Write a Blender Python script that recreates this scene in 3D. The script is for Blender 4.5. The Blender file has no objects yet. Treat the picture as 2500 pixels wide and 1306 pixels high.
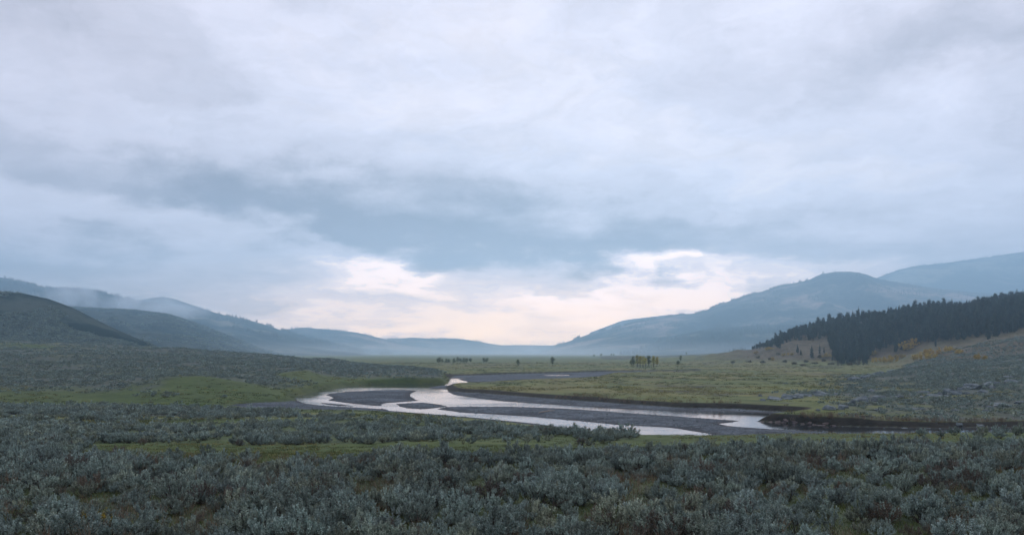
import bpy, bmesh, math, random
import numpy as np
from mathutils import Vector, Matrix

random.seed(7)
RNG = np.random.default_rng(7)
scene = bpy.context.scene
COL = scene.collection

# ------------------------------------------------------------------ camera
EYE = 12.0                      # metres above the river
CX, HY, F = 1250.0, 860.0, 2000.0   # survey of the photograph: centre column, horizon row, focal length
cam_d = bpy.data.cameras.new('camera')
cam = bpy.data.objects.new('camera', cam_d)
COL.objects.link(cam)
cam.location = (0, 0, EYE)
cam.rotation_euler = (math.radians(90), 0, 0)
cam_d.sensor_width = 36.0
cam_d.lens = 36.0 * F / 2500.0
cam_d.shift_y = (HY - 653.0) / 2500.0
cam_d.clip_start = 0.1
cam_d.clip_end = 60000
scene.camera = cam

# ------------------------------------------------------------------ render / exposure
scene.render.engine = 'CYCLES'
cy = scene.cycles
cy.max_bounces = 5
cy.diffuse_bounces = 2
cy.glossy_bounces = 2
cy.transmission_bounces = 2
cy.volume_bounces = 2
cy.transparent_max_bounces = 8
cy.caustics_reflective = False
cy.caustics_refractive = False
cy.use_denoising = True
cy.sample_clamp_indirect = 4.0
vs = scene.view_settings
vs.view_transform = 'Standard'
vs.look = 'None'
vs.exposure = 0.0
vs.gamma = 1.0
vs.use_curve_mapping = False


def AE(px, py):
    """direction of a surveyed sky feature: azimuth and elevation in radians"""
    dx = px - CX
    return math.atan2(dx, F), math.atan2(HY - py, math.hypot(dx, F))


def srgb(r, g, b):
    f = lambda c: (c / 255 / 12.92) if c <= 10 else ((c / 255 + 0.055) / 1.055) ** 2.4
    return (f(r), f(g), f(b), 1.0)


class NT:
    """small helper to write node trees"""
    def __init__(self, tree):
        self.t = tree
        self.n = tree.nodes
        self.l = tree.links

    def node(self, kind, **kw):
        nd = self.n.new(kind)
        for k, v in kw.items():
            setattr(nd, k, v)
        return nd

    def put(self, sock, v):
        if isinstance(v, bpy.types.NodeSocket):
            self.l.new(v, sock)
        elif v is not None:
            sock.default_value = v

    def m(self, op, a, b=None, c=None, clamp=False):
        nd = self.node('ShaderNodeMath', operation=op, use_clamp=clamp)
        self.put(nd.inputs[0], a)
        if b is not None:
            self.put(nd.inputs[1], b)
        if c is not None:
            self.put(nd.inputs[2], c)
        return nd.outputs[0]

    def v(self, op, a, b=None):
        nd = self.node('ShaderNodeVectorMath', operation=op)
        self.put(nd.inputs[0], a)
        if b is not None:
            if op == 'SCALE':
                self.put(nd.inputs['Scale'], b)
            else:
                self.put(nd.inputs[1], b)
        return nd.outputs['Value'] if op in ('DOT_PRODUCT', 'LENGTH') else nd.outputs[0]

    def comb(self, x, y, z=0.0):
        nd = self.node('ShaderNodeCombineXYZ')
        for s, q in zip(nd.inputs, (x, y, z)):
            self.put(s, q)
        return nd.outputs[0]

    def sep(self, a):
        nd = self.node('ShaderNodeSeparateXYZ')
        self.put(nd.inputs[0], a)
        return nd.outputs

    def noise(self, vec, scale, detail=4, rough=0.55, dist=0.0, color=False):
        nd = self.node('ShaderNodeTexNoise')
        self.put(nd.inputs['Vector'], vec)
        nd.inputs['Scale'].default_value = scale
        nd.inputs['Detail'].default_value = detail
        nd.inputs['Roughness'].default_value = rough
        nd.inputs['Distortion'].default_value = dist
        return nd.outputs['Color'] if color else nd.outputs[0]

    def mix(self, fac, a, b, blend='MIX'):
        nd = self.node('ShaderNodeMix', data_type='RGBA', blend_type=blend)
        self.put(nd.inputs[0], fac)
        self.put(nd.inputs[6], a)
        self.put(nd.inputs[7], b)
        return nd.outputs[2]

    def ramp(self, fac, stops):
        nd = self.node('ShaderNodeValToRGB')
        e = nd.color_ramp.elements
        while len(e) < len(stops):
            e.new(0.5)
        for el, (p, c) in zip(e, stops):
            el.position = p
            el.color = c if len(c) == 4 else (*c, 1)
        self.put(nd.inputs[0], fac)
        return nd.outputs[0]

    def smooth(self, x, a, b, lo=0.0, hi=1.0):
        nd = self.node('ShaderNodeMapRange', interpolation_type='SMOOTHSTEP')
        self.put(nd.inputs[0], x)
        for i, q in enumerate((a, b, lo, hi)):
            nd.inputs[1 + i].default_value = q
        return nd.outputs[0]


# ------------------------------------------------------------------ sky: overcast dawn
SUN_AZ, SUN_EL = AE(1520, 700)[0], math.radians(30)
world = bpy.data.worlds.new('World')
scene.world = world
world.use_nodes = True
wt = world.node_tree
wt.nodes.clear()
W = NT(wt)
tc = W.node('ShaderNodeTexCoord')
D = tc.outputs['Generated']
dx, dy, dz = W.sep(D)[:3]
az = W.m('ARCTAN2', dx, dy)
el = W.m('ARCSINE', dz)
# cloud-deck coordinates (flat deck overhead, so clouds flatten towards the horizon)
inv = W.m('DIVIDE', 1.0, W.m('ADD', W.m('MAXIMUM', dz, 0.0), 0.16))
deck = W.comb(W.m('MULTIPLY', dx, inv), W.m('MULTIPLY', dy, inv), 3.7)
warp = W.noise(deck, 2.1, 7, 0.52, color=True)
wx, wy, wz = W.sep(W.v('SUBTRACT', warp, (0.5, 0.5, 0.5)))[:3]
warp2 = W.noise(W.comb(W.m('MULTIPLY', az, 1.0), W.m('MULTIPLY', el, 1.7), 1.3), 14.0, 7, 0.62, color=True)
w2 = W.sep(W.v('SUBTRACT', warp2, (0.5, 0.5, 0.5)))
az_w = W.m('ADD', az, W.m('ADD', W.m('MULTIPLY', wx, 0.34), W.m('MULTIPLY', w2[0], 0.13)))
el_w = W.m('ADD', el, W.m('ADD', W.m('MULTIPLY', wy, 0.14), W.m('MULTIPLY', w2[1], 0.075)))


def blob(px, py, rx, ry, amp, tilt=0.0, kdown=1.0):
    """one bank of cloud: soft ellipse in azimuth / elevation, kdown > 1 gives a crisper underside"""
    a0, e0 = AE(px, py)
    a = W.m('SUBTRACT', az_w, a0)
    e = W.m('SUBTRACT', el_w, e0)
    t = math.radians(tilt)
    c, s = math.cos(t), math.sin(t)
    a2 = W.m('ADD', W.m('MULTIPLY', a, c * F / rx), W.m('MULTIPLY', e, s * F / rx))
    e2 = W.m('ADD', W.m('MULTIPLY', a, -s * F / ry), W.m('MULTIPLY', e, c * F / ry))
    if kdown != 1.0:
        e2 = W.m('MAXIMUM', e2, W.m('MULTIPLY', e2, -kdown))
    r2 = W.m('ADD', W.m('MULTIPLY', a2, a2), W.m('MULTIPLY', e2, e2))
    return W.m('MULTIPLY', W.m('EXPONENT', W.m('MULTIPLY', r2, -1.0)), amp)


def total(items):
    out = None
    for it in items:
        b = blob(*it)
        out = b if out is None else W.m('ADD', out, b)
    return out


DARK = [  # px, py, rx, ry, amount, tilt (deg, + = rising to the right), underside crispness
    (1270, 590, 440, 115, 0.84, -4, 2.2),
    (1560, 630, 260, 70, 0.46, -6, 2.2),
    (1100, 450, 470, 110, 0.30, -4, 1.0),
    (820, 510, 330, 75, 0.58, -9, 1.6),
    (130, 400, 430, 85, 0.62, -9, 1.5),
    (520, 455, 260, 55, 0.28, -12, 1.3),
    (-40, 640, 380, 90, 0.50, 0, 1.0),
    (330, 650, 240, 40, 0.16, 0, 1.0),
    (120, 40, 330, 110, 0.40, 10, 1.0),
    (330, 195, 330, 40, 0.20, 6, 1.5),
    (2480, 110, 400, 100, 0.60, 5, 1.4),
    (2520, 330, 260, 70, 0.30, 12, 1.2),
    (1760, 170, 300, 80, 0.20, 0, 1.2),
    (1240, 705, 230, 40, 0.44, -3, 1.5),
    (1500, 690, 130, 22, 0.26, -5, 1.5),
    (700, 650, 220, 40, 0.20, -5, 1.0),
    (870, 745, 330, 22, 0.24, -2, 1.0),
    (420, 700, 420, 60, 0.34, -4, 1.0),
    (1950, 590, 330, 60, 0.28, -4, 1.0),
    (2350, 560, 320, 60, 0.20, 3, 1.0),
    (2150, 640, 420, 40, 0.18, -3, 1.0),
]
LIGHT = [
    (1150, 220, 560, 190, 0.34, 8, 1.0),
    (1700, 400, 520, 110, 0.30, -3, 1.0),
    (1990, 470, 260, 60, 0.22, -6, 1.0),
    (620, 575, 260, 50, 0.16, -8, 1.0),
]
GLOW = [
    (1020, 690, 300, 60, 0.22, 0, 1.0),
    (1620, 730, 340, 70, 0.30, 0, 1.0),
    (985, 668, 150, 30, 0.80, 4, 1.0),
    (1090, 655, 70, 14, 0.5, 4, 1.0),
    (1640, 714, 230, 42, 0.80, 2, 1.0),
    (1400, 736, 120, 14, 0.55, 4, 1.0),
    (1250, 800, 560, 60, 0.42, 0, 1.0),
    (1500, 770, 330, 50, 0.30, 0, 1.0),
    (860, 795, 260, 28, 0.22, -3, 1.0),
]
deck_n = W.noise(deck, 3.4, 8, 0.55, 0.4)
fine_n = W.noise(W.comb(az_w, W.m('MULTIPLY', el_w, 1.9), 5.0), 15.0, 8, 0.62)
dark = total(DARK)
light = total(LIGHT)
glow = total(GLOW)
# far behind and beside the frame the deck simply goes on at its mean thickness
thick = W.m('ADD', W.m('MULTIPLY', W.m('SUBTRACT', dark, light), 0.74), 0.31)
thick = W.m('ADD', thick, W.m('MULTIPLY', W.m('SUBTRACT', deck_n, 0.5), 0.42))
thick = W.m('ADD', thick, W.m('MULTIPLY', W.m('SUBTRACT', fine_n, 0.5), 0.42))
mid_n = W.noise(W.comb(az_w, W.m('MULTIPLY', el_w, 1.6), 9.0), 5.2, 8, 0.58, 0.3)
thick = W.m('ADD', thick, W.m('MULTIPLY', W.m('SUBTRACT', mid_n, 0.5), 0.42))
thick = W.m('SUBTRACT', thick, W.m('MULTIPLY', glow, 0.45))
thick = W.m('MULTIPLY', thick, 0.92)
cloud = W.ramp(thick, [
    (0.00, srgb(240, 236, 244)),
    (0.22, srgb(226, 226, 240)),
    (0.48, srgb(211, 209, 221)),
    (0.74, srgb(172, 170, 180)),
    (1.00, srgb(132, 129, 139)),
])
# billows inside the deck: every bank keeps its own relief
relief = W.m('ADD', 1.0, W.m('ADD', W.m('MULTIPLY', W.m('SUBTRACT', fine_n, 0.5), 0.55), W.m('MULTIPLY', W.m('SUBTRACT', mid_n, 0.5), -0.46)))
relief = W.m('ADD', relief, W.m('MULTIPLY', W.m('SUBTRACT', deck_n, 0.5), -0.22))
cloud = W.mix(1.0, cloud, W.comb(relief, relief, relief), 'MULTIPLY')
# lilac-grey rather than blue towards the low, back-lit part of the deck
a_c = W.m('SUBTRACT', az, AE(1400, 800)[0])
low = W.m('MULTIPLY', W.smooth(el, 0.015, 0.19, 1.0, 0.0), W.m('EXPONENT', W.m('MULTIPLY', W.m('MULTIPLY', a_c, a_c), -4.0)))
cloud = W.mix(W.m('MULTIPLY', low, 0.9), cloud, (1.30, 1.00, 0.90, 1), 'MULTIPLY')
glow_n = W.m('MULTIPLY', glow, W.smooth(fine_n, 0.32, 0.62, 0.55, 1.25))
warm = W.mix(W.m('MULTIPLY', glow_n, 1.0, clamp=True), (0, 0, 0, 1), (1.6, 1.12, 0.72, 1))
cloud = W.mix(1.0, cloud, warm, 'ADD')
cloud = W.mix(1.0, cloud, (1.05, 0.99, 0.975, 1), 'MULTIPLY')
# dawn band: the sky brightens and warms towards the far end of the valley
band = W.m('MULTIPLY', W.smooth(el, 0.015, 0.115, 1.0, 0.0), W.m('EXPONENT', W.m('MULTIPLY', W.m('MULTIPLY', a_c, a_c), -5.0)))
streak = W.noise(W.comb(W.m('MULTIPLY', az_w, 2.6), W.m('MULTIPLY', el_w, 26.0), 2.0), 1.5, 7, 0.6, 0.4)
band = W.m('MULTIPLY', band, W.m('MULTIPLY', W.smooth(mid_n, 0.30, 0.66, 1.1, 0.62), W.smooth(streak, 0.36, 0.62, 0.42, 1.08)))
cloud = W.mix(band, cloud, (2.95, 1.86, 1.06, 1))
SKY_GAIN = 1.13
bg_c = W.node('ShaderNodeBackground')
W.put(bg_c.inputs[0], cloud)
bg_c.inputs[1].default_value = SKY_GAIN
sky = W.node('ShaderNodeTexSky', sky_type='NISHITA')
sky.sun_disc = False
sky.sun_elevation = SUN_EL
sky.sun_rotation = SUN_AZ
sky.altitude = 2000
bg_s = W.node('ShaderNodeBackground')
W.put(bg_s.inputs[0], sky.outputs[0])
bg_s.inputs[1].default_value = 0.06
mx = W.node('ShaderNodeMixShader')
mx.inputs[0].default_value = 0.93     # cloud cover
W.l.new(bg_s.outputs[0], mx.inputs[1])
W.l.new(bg_c.outputs[0], mx.inputs[2])
wo = W.node('ShaderNodeOutputWorld')
W.l.new(mx.outputs[0], wo.inputs[0])

# ------------------------------------------------------------------ sun, veiled by the overcast
sun_d = bpy.data.lights.new('sun', 'SUN')
sun_d.energy = 1.3
sun_d.angle = math.radians(26)
sun_d.color = (1.0, 0.95, 0.90)
sun = bpy.data.objects.new('sun', sun_d)
COL.objects.link(sun)
sd = Vector((math.sin(SUN_AZ) * math.cos(SUN_EL), math.cos(SUN_AZ) * math.cos(SUN_EL), math.sin(SUN_EL)))
sun.rotation_euler = sd.to_track_quat('Z', 'Y').to_euler()
sun.location = sd * 50


# ------------------------------------------------------------------ helpers
def tag(o, label=None, cat=None, group=None, kind=None):
    if label:
        o['label'] = label
    if cat:
        o['category'] = cat
    if group:
        o['group'] = group
    if kind:
        o['kind'] = kind
    return o


def mesh_np(name, verts, faces, mats=(), smooth=False, mat_idx=None):
    """mesh data from numpy arrays; faces is (n,3) or (n,4)"""
    verts = np.asarray(verts, dtype=np.float32)
    faces = np.asarray(faces, dtype=np.int32)
    me = bpy.data.meshes.new(name)
    k = faces.shape[1]
    me.vertices.add(len(verts))
    me.vertices.foreach_set('co', verts.ravel())
    me.loops.add(faces.size)
    me.loops.foreach_set('vertex_index', faces.ravel())
    me.polygons.add(len(faces))
    me.polygons.foreach_set('loop_start', np.arange(0, faces.size, k, dtype=np.int32))
    me.polygons.foreach_set('loop_total', np.full(len(faces), k, dtype=np.int32))
    for m in mats:
        me.materials.append(m)
    if mat_idx is not None:
        me.polygons.foreach_set('material_index', np.asarray(mat_idx, dtype=np.int32))
    me.update(calc_edges=True)
    me.polygons.foreach_set('use_smooth', np.full(len(faces), smooth, dtype=bool))
    return me


def add(name, me, parent=None, loc=(0, 0, 0), rz=0.0, scale=1.0):
    o = bpy.data.objects.new(name, me)
    COL.objects.link(o)
    o.location = loc
    o.rotation_euler = (0, 0, rz)
    o.scale = scale if isinstance(scale, (tuple, list)) else (scale,) * 3
    if parent:
        o.parent = parent
    return o


def color_attr(me, name, rgba):
    at = me.color_attributes.new(name, 'FLOAT_COLOR', 'POINT')
    at.data.foreach_set('color', np.asarray(rgba, dtype=np.float32).ravel())


def _hash(ix, iy, s):
    h = (ix.astype(np.int64) * 374761393 + iy.astype(np.int64) * 668265263 + s * 1442695041) & 0x7fffffff
    h = ((h ^ (h >> 13)) * 1274126177) & 0x7fffffff
    return ((h ^ (h >> 16)) & 0xffff) / 65535.0


def vnoise(x, y, s=0):
    ix, iy = np.floor(x), np.floor(y)
    fx, fy = x - ix, y - iy
    fx = fx * fx * fx * (fx * (fx * 6 - 15) + 10)
    fy = fy * fy * fy * (fy * (fy * 6 - 15) + 10)
    a, b = _hash(ix, iy, s), _hash(ix + 1, iy, s)
    c, d = _hash(ix, iy + 1, s), _hash(ix + 1, iy + 1, s)
    return (a + (b - a) * fx) * (1 - fy) + (c + (d - c) * fx) * fy


def fbm(x, y, octaves=4, s=0, gain=0.5):
    """fractal noise about 0, range about +-0.5"""
    x, y = np.asarray(x, float), np.asarray(y, float)
    out, amp, tot = 0.0, 1.0, 0.0
    for o in range(octaves):
        out = out + amp * (vnoise(x, y, s + o * 17) - 0.5)
        tot += amp
        amp *= gain
        x, y = x * 2.03 + 11.3, y * 2.03 + 5.7
    return out / tot * 1.4


def sstep(a, b, x):
    t = np.clip((x - a) / (b - a), 0, 1)
    return t * t * (3 - 2 * t)


def spot(px, py, z=0.0):
    """ground point of a surveyed picture point that lies at height z"""
    Y = (EYE - z) * F / (py - HY)
    return (px - CX) * Y / F, Y


def material(name, build):
    m = bpy.data.materials.new(name)
    m.use_nodes = True
    m.node_tree.nodes.clear()
    n = NT(m.node_tree)
    out = n.node('ShaderNodeOutputMaterial')
    sh = build(n)
    n.l.new(sh, out.inputs['Surface'])
    return m


def bsdf(n, color, rough=0.9, spec=0.2, normal=None):
    b = n.node('ShaderNodeBsdfPrincipled')
    n.put(b.inputs['Base Color'], color)
    n.put(b.inputs['Roughness'], rough)
    n.put(b.inputs['Specular IOR Level'], spec)
    if normal is not None:
        n.put(b.inputs['Normal'], normal)
    return b.outputs[0]


def bump(n, h, strength=0.5, dist=0.1):
    b = n.node('ShaderNodeBump')
    n.put(b.inputs['Height'], h)
    b.inputs['Strength'].default_value = strength
    b.inputs['Distance'].default_value = dist
    return b.outputs[0]


# ------------------------------------------------------------------ the ground, one sheet to the horizon
rows = [1.0]
for y_end, r in ((6, 0.06), (85, 0.0085), (118, 0.0047), (215, 0.0028), (330, 0.0047), (560, 0.006), (1000, 0.012), (1500, 0.05), (9600, 0.12)):
    while rows[-1] < y_end:
        rows.append(rows[-1] * (1 + r))
ROWS = np.array(rows)
COLS = np.concatenate([np.linspace(-1.05, -0.68, 24, endpoint=False), np.linspace(-0.68, 0.68, 760), np.linspace(0.68, 1.05, 25)[1:]])
NEAR = [(0, 10.3), (8, 9.6), (18, 7.3), (26, 5.9), (36, 5.5), (50, 5.15), (60, 4.6), (80, 3.3), (110, 1.75), (150, 1.15), (180, 1.0), (250, 1.0)]


def Z(Y, y):
    return EYE - (y - HY) / F * Y


LEFT = {   # picture column: (distance, picture row) of toe / knee / shoulder / crest of the terrace
    -900: (175, 992, 230, 905, 450, 855, 800, 815), 0: (172, 996, 225, 946, 330, 893, 800, 833),
    200: (172, 996, 218, 950, 320, 900, 760, 839), 330: (172, 996, 222, 931, 300, 906, 710, 848),
    420: (172, 996, 225, 919, 300, 906, 690, 851), 500: (174, 994, 222, 923, 300, 905, 670, 856),
    560: (180, 990, 218, 935, 300, 906, 640, 860), 640: (190, 983, 213, 952, 290, 914, 610, 864),
    700: (202, 975, 226, 955, 300, 910, 580, 870), 750: (226, 963, 255, 936, 310, 904, 550, 875),
    800: (250, 953, 285, 929, 325, 911, 520, 880), 850: (277, 944, 300, 929, 340, 913, 490, 884),
    900: (294, 939, 315, 925, 350, 911, 460, 888), 1000: (302, 937, 322, 918, 345, 908, 400, 897),
    1060: (304, 937, 318, 920, 333, 913, 350, 908), 1085: (304, 937, 314, 924, 322, 920, 328, 917),
}
RIGHT = {
    1560: [(900, 1.0), (1300, 1.5)],
    1700: [(800, 1.0), (950, Z(950, 877)), (1100, Z(1100, 868))],
    1780: [(780, 1.0), (900, Z(900, 872)), (1000, Z(1000, 862))],
    1835: [(770, 1.0), (850, Z(850, 872)), (930, Z(930, 858)), (980, Z(980, 852))],
    1900: [(765, 1.0), (830, Z(830, 872)), (900, Z(900, 848)), (960, Z(960, 832)), (1100, Z(1100, 830))],
    1950: [(760, 1.0), (830, Z(830, 870)), (900, Z(900, 838)), (960, Z(960, 815)), (1100, Z(1100, 815))],
    2050: [(740, 1.0), (800, Z(800, 872)), (870, Z(870, 830)), (950, Z(950, 797)), (1100, Z(1100, 800))],
    2085: [(283, 1.0), (292, 1.2), (310, 1.0), (720, 1.0), (790, Z(790, 872)), (870, Z(870, 826)), (950, Z(950, 792)), (1100, Z(1100, 795))],
    2140: [(140, 0.8), (180, 1.0), (283, 1.0), (300, 2.6), (330, 2.9), (360, 1.0), (710, 1.0), (780, Z(780, 872)), (870, Z(870, 820)), (950, Z(950, 784)), (1100, Z(1100, 790))],
    2200: [(138, 0.75), (180, 1.0), (270, 1.0), (300, 3.2), (335, 4.6), (365, 4.3), (430, 1.4), (660, 1.2), (760, Z(760, 870)), (860, Z(860, 810)), (950, Z(950, 776)), (1100, Z(1100, 780))],
    2300: [(134, 0.7), (165, 1.1), (225, 1.6), (290, Z(290, 923)), (335, Z(335, 901)), (480, Z(480, 884)), (600, Z(600, 868)), (700, Z(700, 848)), (850, Z(850, 795)), (950, Z(950, 766)), (1100, Z(1100, 770))],
    2400: [(134, 0.75), (180, 1.6), (240, Z(240, 938)), (330, Z(330, 903)), (480, Z(480, 880)), (600, Z(600, 850)), (720, Z(720, 828)), (850, Z(850, 780)), (950, Z(950, 758)), (1100, Z(1100, 760))],
    2500: [(132, 0.8), (180, 2.4), (240, Z(240, 930)), (330, Z(330, 895)), (480, Z(480, 862)), (600, Z(600, 828)), (720, Z(720, 808)), (850, Z(850, 762)), (950, Z(950, 743)), (1100, Z(1100, 745))],
    3400: [(126, 0.9), (180, 4.0), (240, Z(240, 912)), (330, Z(330, 872)), (480, Z(480, 832)), (600, Z(600, 795)), (720, Z(720, 765)), (850, Z(850, 715)), (950, Z(950, 690)), (1100, Z(1100, 690))],
}
keys, prof = [], []
for px, k in sorted(LEFT.items()):
    kn = [(y, z) for y, z in NEAR if y < k[0] - 12]
    kn += [(k[0], 0.9), (k[2], Z(k[2], k[3])), (k[4], Z(k[4], k[5])), (k[6], Z(k[6], k[7])), (k[6] + 40, Z(k[6], k[7]) - 0.8), (k[6] + 220, max(1.0, Z(k[6], k[7]) - 14)), (4000, 1.0)]
    keys.append(px)
    prof.append(kn)
for px in (1098, 1130, 1300, 1480):
    keys.append(px)
    prof.append(NEAR + [(4000, 1.0)])
for px, k in sorted(RIGHT.items()):
    kn = [(y, z) for y, z in NEAR if y < k[0][0] - 15] + k + [(k[-1][0] + 300, max(1.0, k[-1][1] * 0.6)), (4000, 1.0)]
    keys.append(px)
    prof.append(kn)
KU = (np.array(keys, float) - CX) / F
KZ = np.array([np.interp(ROWS, [a for a, b in p], [b for a, b in p]) for p in prof])   # keys x rows
ZG = np.empty((len(ROWS), len(COLS)))
for j in range(len(ROWS)):
    ZG[j] = np.interp(COLS, KU, KZ[:, j])


def blur(a, n, axis):
    k = np.hanning(2 * n + 3)[1:-1]
    k /= k.sum()
    pad = [(0, 0), (0, 0)]
    pad[axis] = (n, n)
    p = np.pad(a, pad, mode='edge')
    return np.apply_along_axis(lambda v: np.convolve(v, k, 'valid'), axis, p)


ZG = blur(ZG, 6, 0)
ZG = blur(ZG, 5, 1)
UU, YY = np.meshgrid(COLS, ROWS)
XX = UU * YY
# rolling relief: gentle hummocks near, gullied slopes on the terrace and the right-hand hillside
upl = np.clip((ZG - 1.3) / 6, 0, 1) * sstep(120, 240, YY)
ZG = ZG + fbm(XX / 7, YY / 7, 3, 3) * 0.32 * (1 - sstep(60, 130, YY))
ZG = ZG + upl * (fbm(XX / 38, YY / 55, 4, 9) * 2.2 + fbm(XX / 9, YY / 14, 3, 21) * 0.5) * np.clip(YY / 300, 0.6, 3)
ZG = ZG + fbm(XX / 26, YY / 26, 4, 31) * 0.38 * sstep(100, 180, YY) * (1 - upl)

# ---- river bed, surveyed outlines (picture points of the water surface, height 0)
NEAR_BANK = [(-60, 992), (300, 1000), (560, 997), (640, 1001), (760, 1005), (900, 1004), (1000, 1008), (1100, 1016), (1200, 1025), (1350, 1043), (1450, 1056), (1520, 1066), (1620, 1071), (1700, 1069), (1800, 1066), (1900, 1064), (2050, 1064), (2200, 1062), (2350, 1060), (2500, 1058), (3200, 1056)]
NEAR_BANK = NEAR_BANK[2:]
FAR_BANK = [(3200, 1039), (2500, 1042), (2310, 1044), (2197, 1043), (2055, 1039.5), (1970, 1036), (1885, 1030), (1850, 1027), (1880, 1021), (1939, 1014), (1945, 1009), (1900, 1006), (1795, 1001), (1653, 998), (1540, 990), (1455, 984), (1370, 978), (1300, 972), (1223, 966.5), (1167, 962), (1110, 957), (1096, 953), (1090, 948), (1097, 944),
            (1130, 941), (1210, 936), (1320, 931), (1400, 928.5), (1450, 925), (1490, 913.5), (1600, 911.0), (1700, 909), (1700, 906.5), (1500, 908), (1350, 912), (1200, 916), (1110, 919), (1099, 923)]
TOE = [(1097, 937), (1000, 936.5), (900, 938), (850, 943), (790, 954), (735, 965), (722, 972), (724, 978), (690, 984), (620, 988), (575, 993)]
WET = [(722, 972), (727, 978), (747, 985), (781, 989), (855, 993.5), (940, 998), (951, 1002), (997, 1006), (1082, 1012), (1167, 1019.5), (1300, 1033), (1400, 1045), (1463, 1053), (1526, 1061), (1619, 1067), (1696, 1065), (1738, 1060.5),
       (1724, 1057), (1653, 1046), (1625, 1043), (1512, 1037), (1398, 1026), (1285, 1016), (1200, 1010.5), (1138, 1008), (1082, 1001), (1067, 998.5), (1078, 995.5), (1090, 993), (1124, 992), (1200, 992), (1257, 992.5), (1370, 996), (1540, 1008), (1681, 1018), (1770, 1024), (1806, 1027), (1785, 1031), (1755, 1034), (1775, 1038), (1800, 1041), (1885, 1047), (1970, 1052), (2055, 1056.5), (2168, 1059), (2282, 1058), (2500, 1057), (3200, 1055),
       (3200, 1040), (2500, 1043), (2310, 1045), (2197, 1044), (2055, 1040.5), (1970, 1034), (1885, 1029), (1842, 1029.5), (1899, 1019), (1939, 1013), (1900, 1010), (1795, 1005.5), (1653, 1003.5), (1540, 999), (1455, 994), (1370, 989), (1300, 984), (1223, 979), (1167, 972), (1110, 963.5), (1095, 957), (1092, 951), (1080, 950), (1053, 948), (1045, 945), (1070, 941.5), (1100, 939.5), (1135, 938), (1155, 935.8), (1140, 931), (1118, 925.8), (1125, 924), (1150, 923.2), (1101, 923),
       (1090, 936), (1000, 935), (900, 937), (850, 942), (790, 952), (735, 965)]
BARS = [
    [(815, 971), (798, 964), (804, 960.5), (855, 955), (940, 952), (1000, 952), (1019, 953.5), (1004, 960), (1001, 966), (1012, 974), (1025, 977.6), (977, 981), (940, 983.6), (930, 987), (934, 990.5), (912, 990), (855, 984.5), (800, 977)],
    [(968, 985.5), (997, 983.6), (1033, 982), (1067, 986), (1093, 991.5), (1070, 995), (1039, 998.5), (997, 996.5), (977, 992)],
    [(781, 982.5), (810, 985), (850, 988.8), (866, 991.6), (830, 990.6), (795, 987)],
]
PONDS = [
    [(1322, 916), (1350, 914.6), (1392, 914.8), (1385, 917), (1345, 917.6)],
    [(1408, 927), (1422, 923), (1440, 921.6), (1453, 923), (1432, 926)],
    [(1490, 911.6), (1530, 910.2), (1575, 909.2), (1572, 910.2), (1520, 911.8)],
]
world_poly = lambda pts: np.array([spot(a, b, 0.0) for a, b in pts])


def seg_dist(X, Yv, P, closed=True):
    """distance of every point to a polyline, and which segment is nearest"""
    n = len(P) if closed else len(P) - 1
    best = np.full(X.shape, 1e12)
    idx = np.zeros(X.shape, np.int32)
    for i in range(n):
        a, b = P[i], P[(i + 1) % len(P)]
        d = b - a
        L = d @ d + 1e-9
        t = np.clip(((X - a[0]) * d[0] + (Yv - a[1]) * d[1]) / L, 0, 1)
        q = (X - a[0] - t * d[0]) ** 2 + (Yv - a[1] - t * d[1]) ** 2
        mk = q < best
        best = np.where(mk, q, best)
        idx = np.where(mk, i, idx)
    return np.sqrt(best), idx


def inside(X, Yv, P):
    r = np.zeros(X.shape, bool)
    for i in range(len(P)):
        a, b = P[i], P[(i + 1) % len(P)]
        if a[1] == b[1]:
            continue
        c = ((a[1] > Yv) != (b[1] > Yv)) & (X < (b[0] - a[0]) * (Yv - a[1]) / (b[1] - a[1]) + a[0])
        r ^= c
    return r


def signed(X, Yv, P):
    d, _ = seg_dist(X, Yv, P)
    return np.where(inside(X, Yv, P), d, -d)     # + inside


FLOOD = world_poly(NEAR_BANK + FAR_BANK + TOE)
NB, NF = len(NEAR_BANK), len(FAR_BANK)
WETP, BARP, PONDP = world_poly(WET), [world_poly(b) for b in BARS], [world_poly(b) for b in PONDS]


def river_fields(X, Yv):
    """signed distance to the gravel flood bed (+ inside), width of the bank there, signed distance to water (+ in water)"""
    jx = X + fbm(X / 6, Yv / 6, 3, 51) * 0.9
    jy = Yv + fbm(X / 6, Yv / 9, 3, 57) * 0.9 * np.clip(Yv / 150, 0.8, 2)
    d, idx = seg_dist(jx, jy, FLOOD)
    ins = inside(jx, jy, FLOOD)
    fl = np.where(ins, d, -d)
    w = np.where(idx < NB - 1, 22.0, np.where(idx < NB + NF - 1, 2.4, 4.0))
    jx = X + fbm(X / 6, Yv / 5, 2, 41) * 0.25
    jy = Yv + fbm(X / 4, Yv / 7, 3, 47) * 0.55 * np.clip(Yv / 150, 0.8, 2)
    wet = signed(jx, jy, WETP)
    for b in BARP:
        wet = np.minimum(wet, -signed(jx, jy, b))
    for p in PONDP:
        wet = np.maximum(wet, signed(X, Yv, p))
    return fl, w, wet


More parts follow.
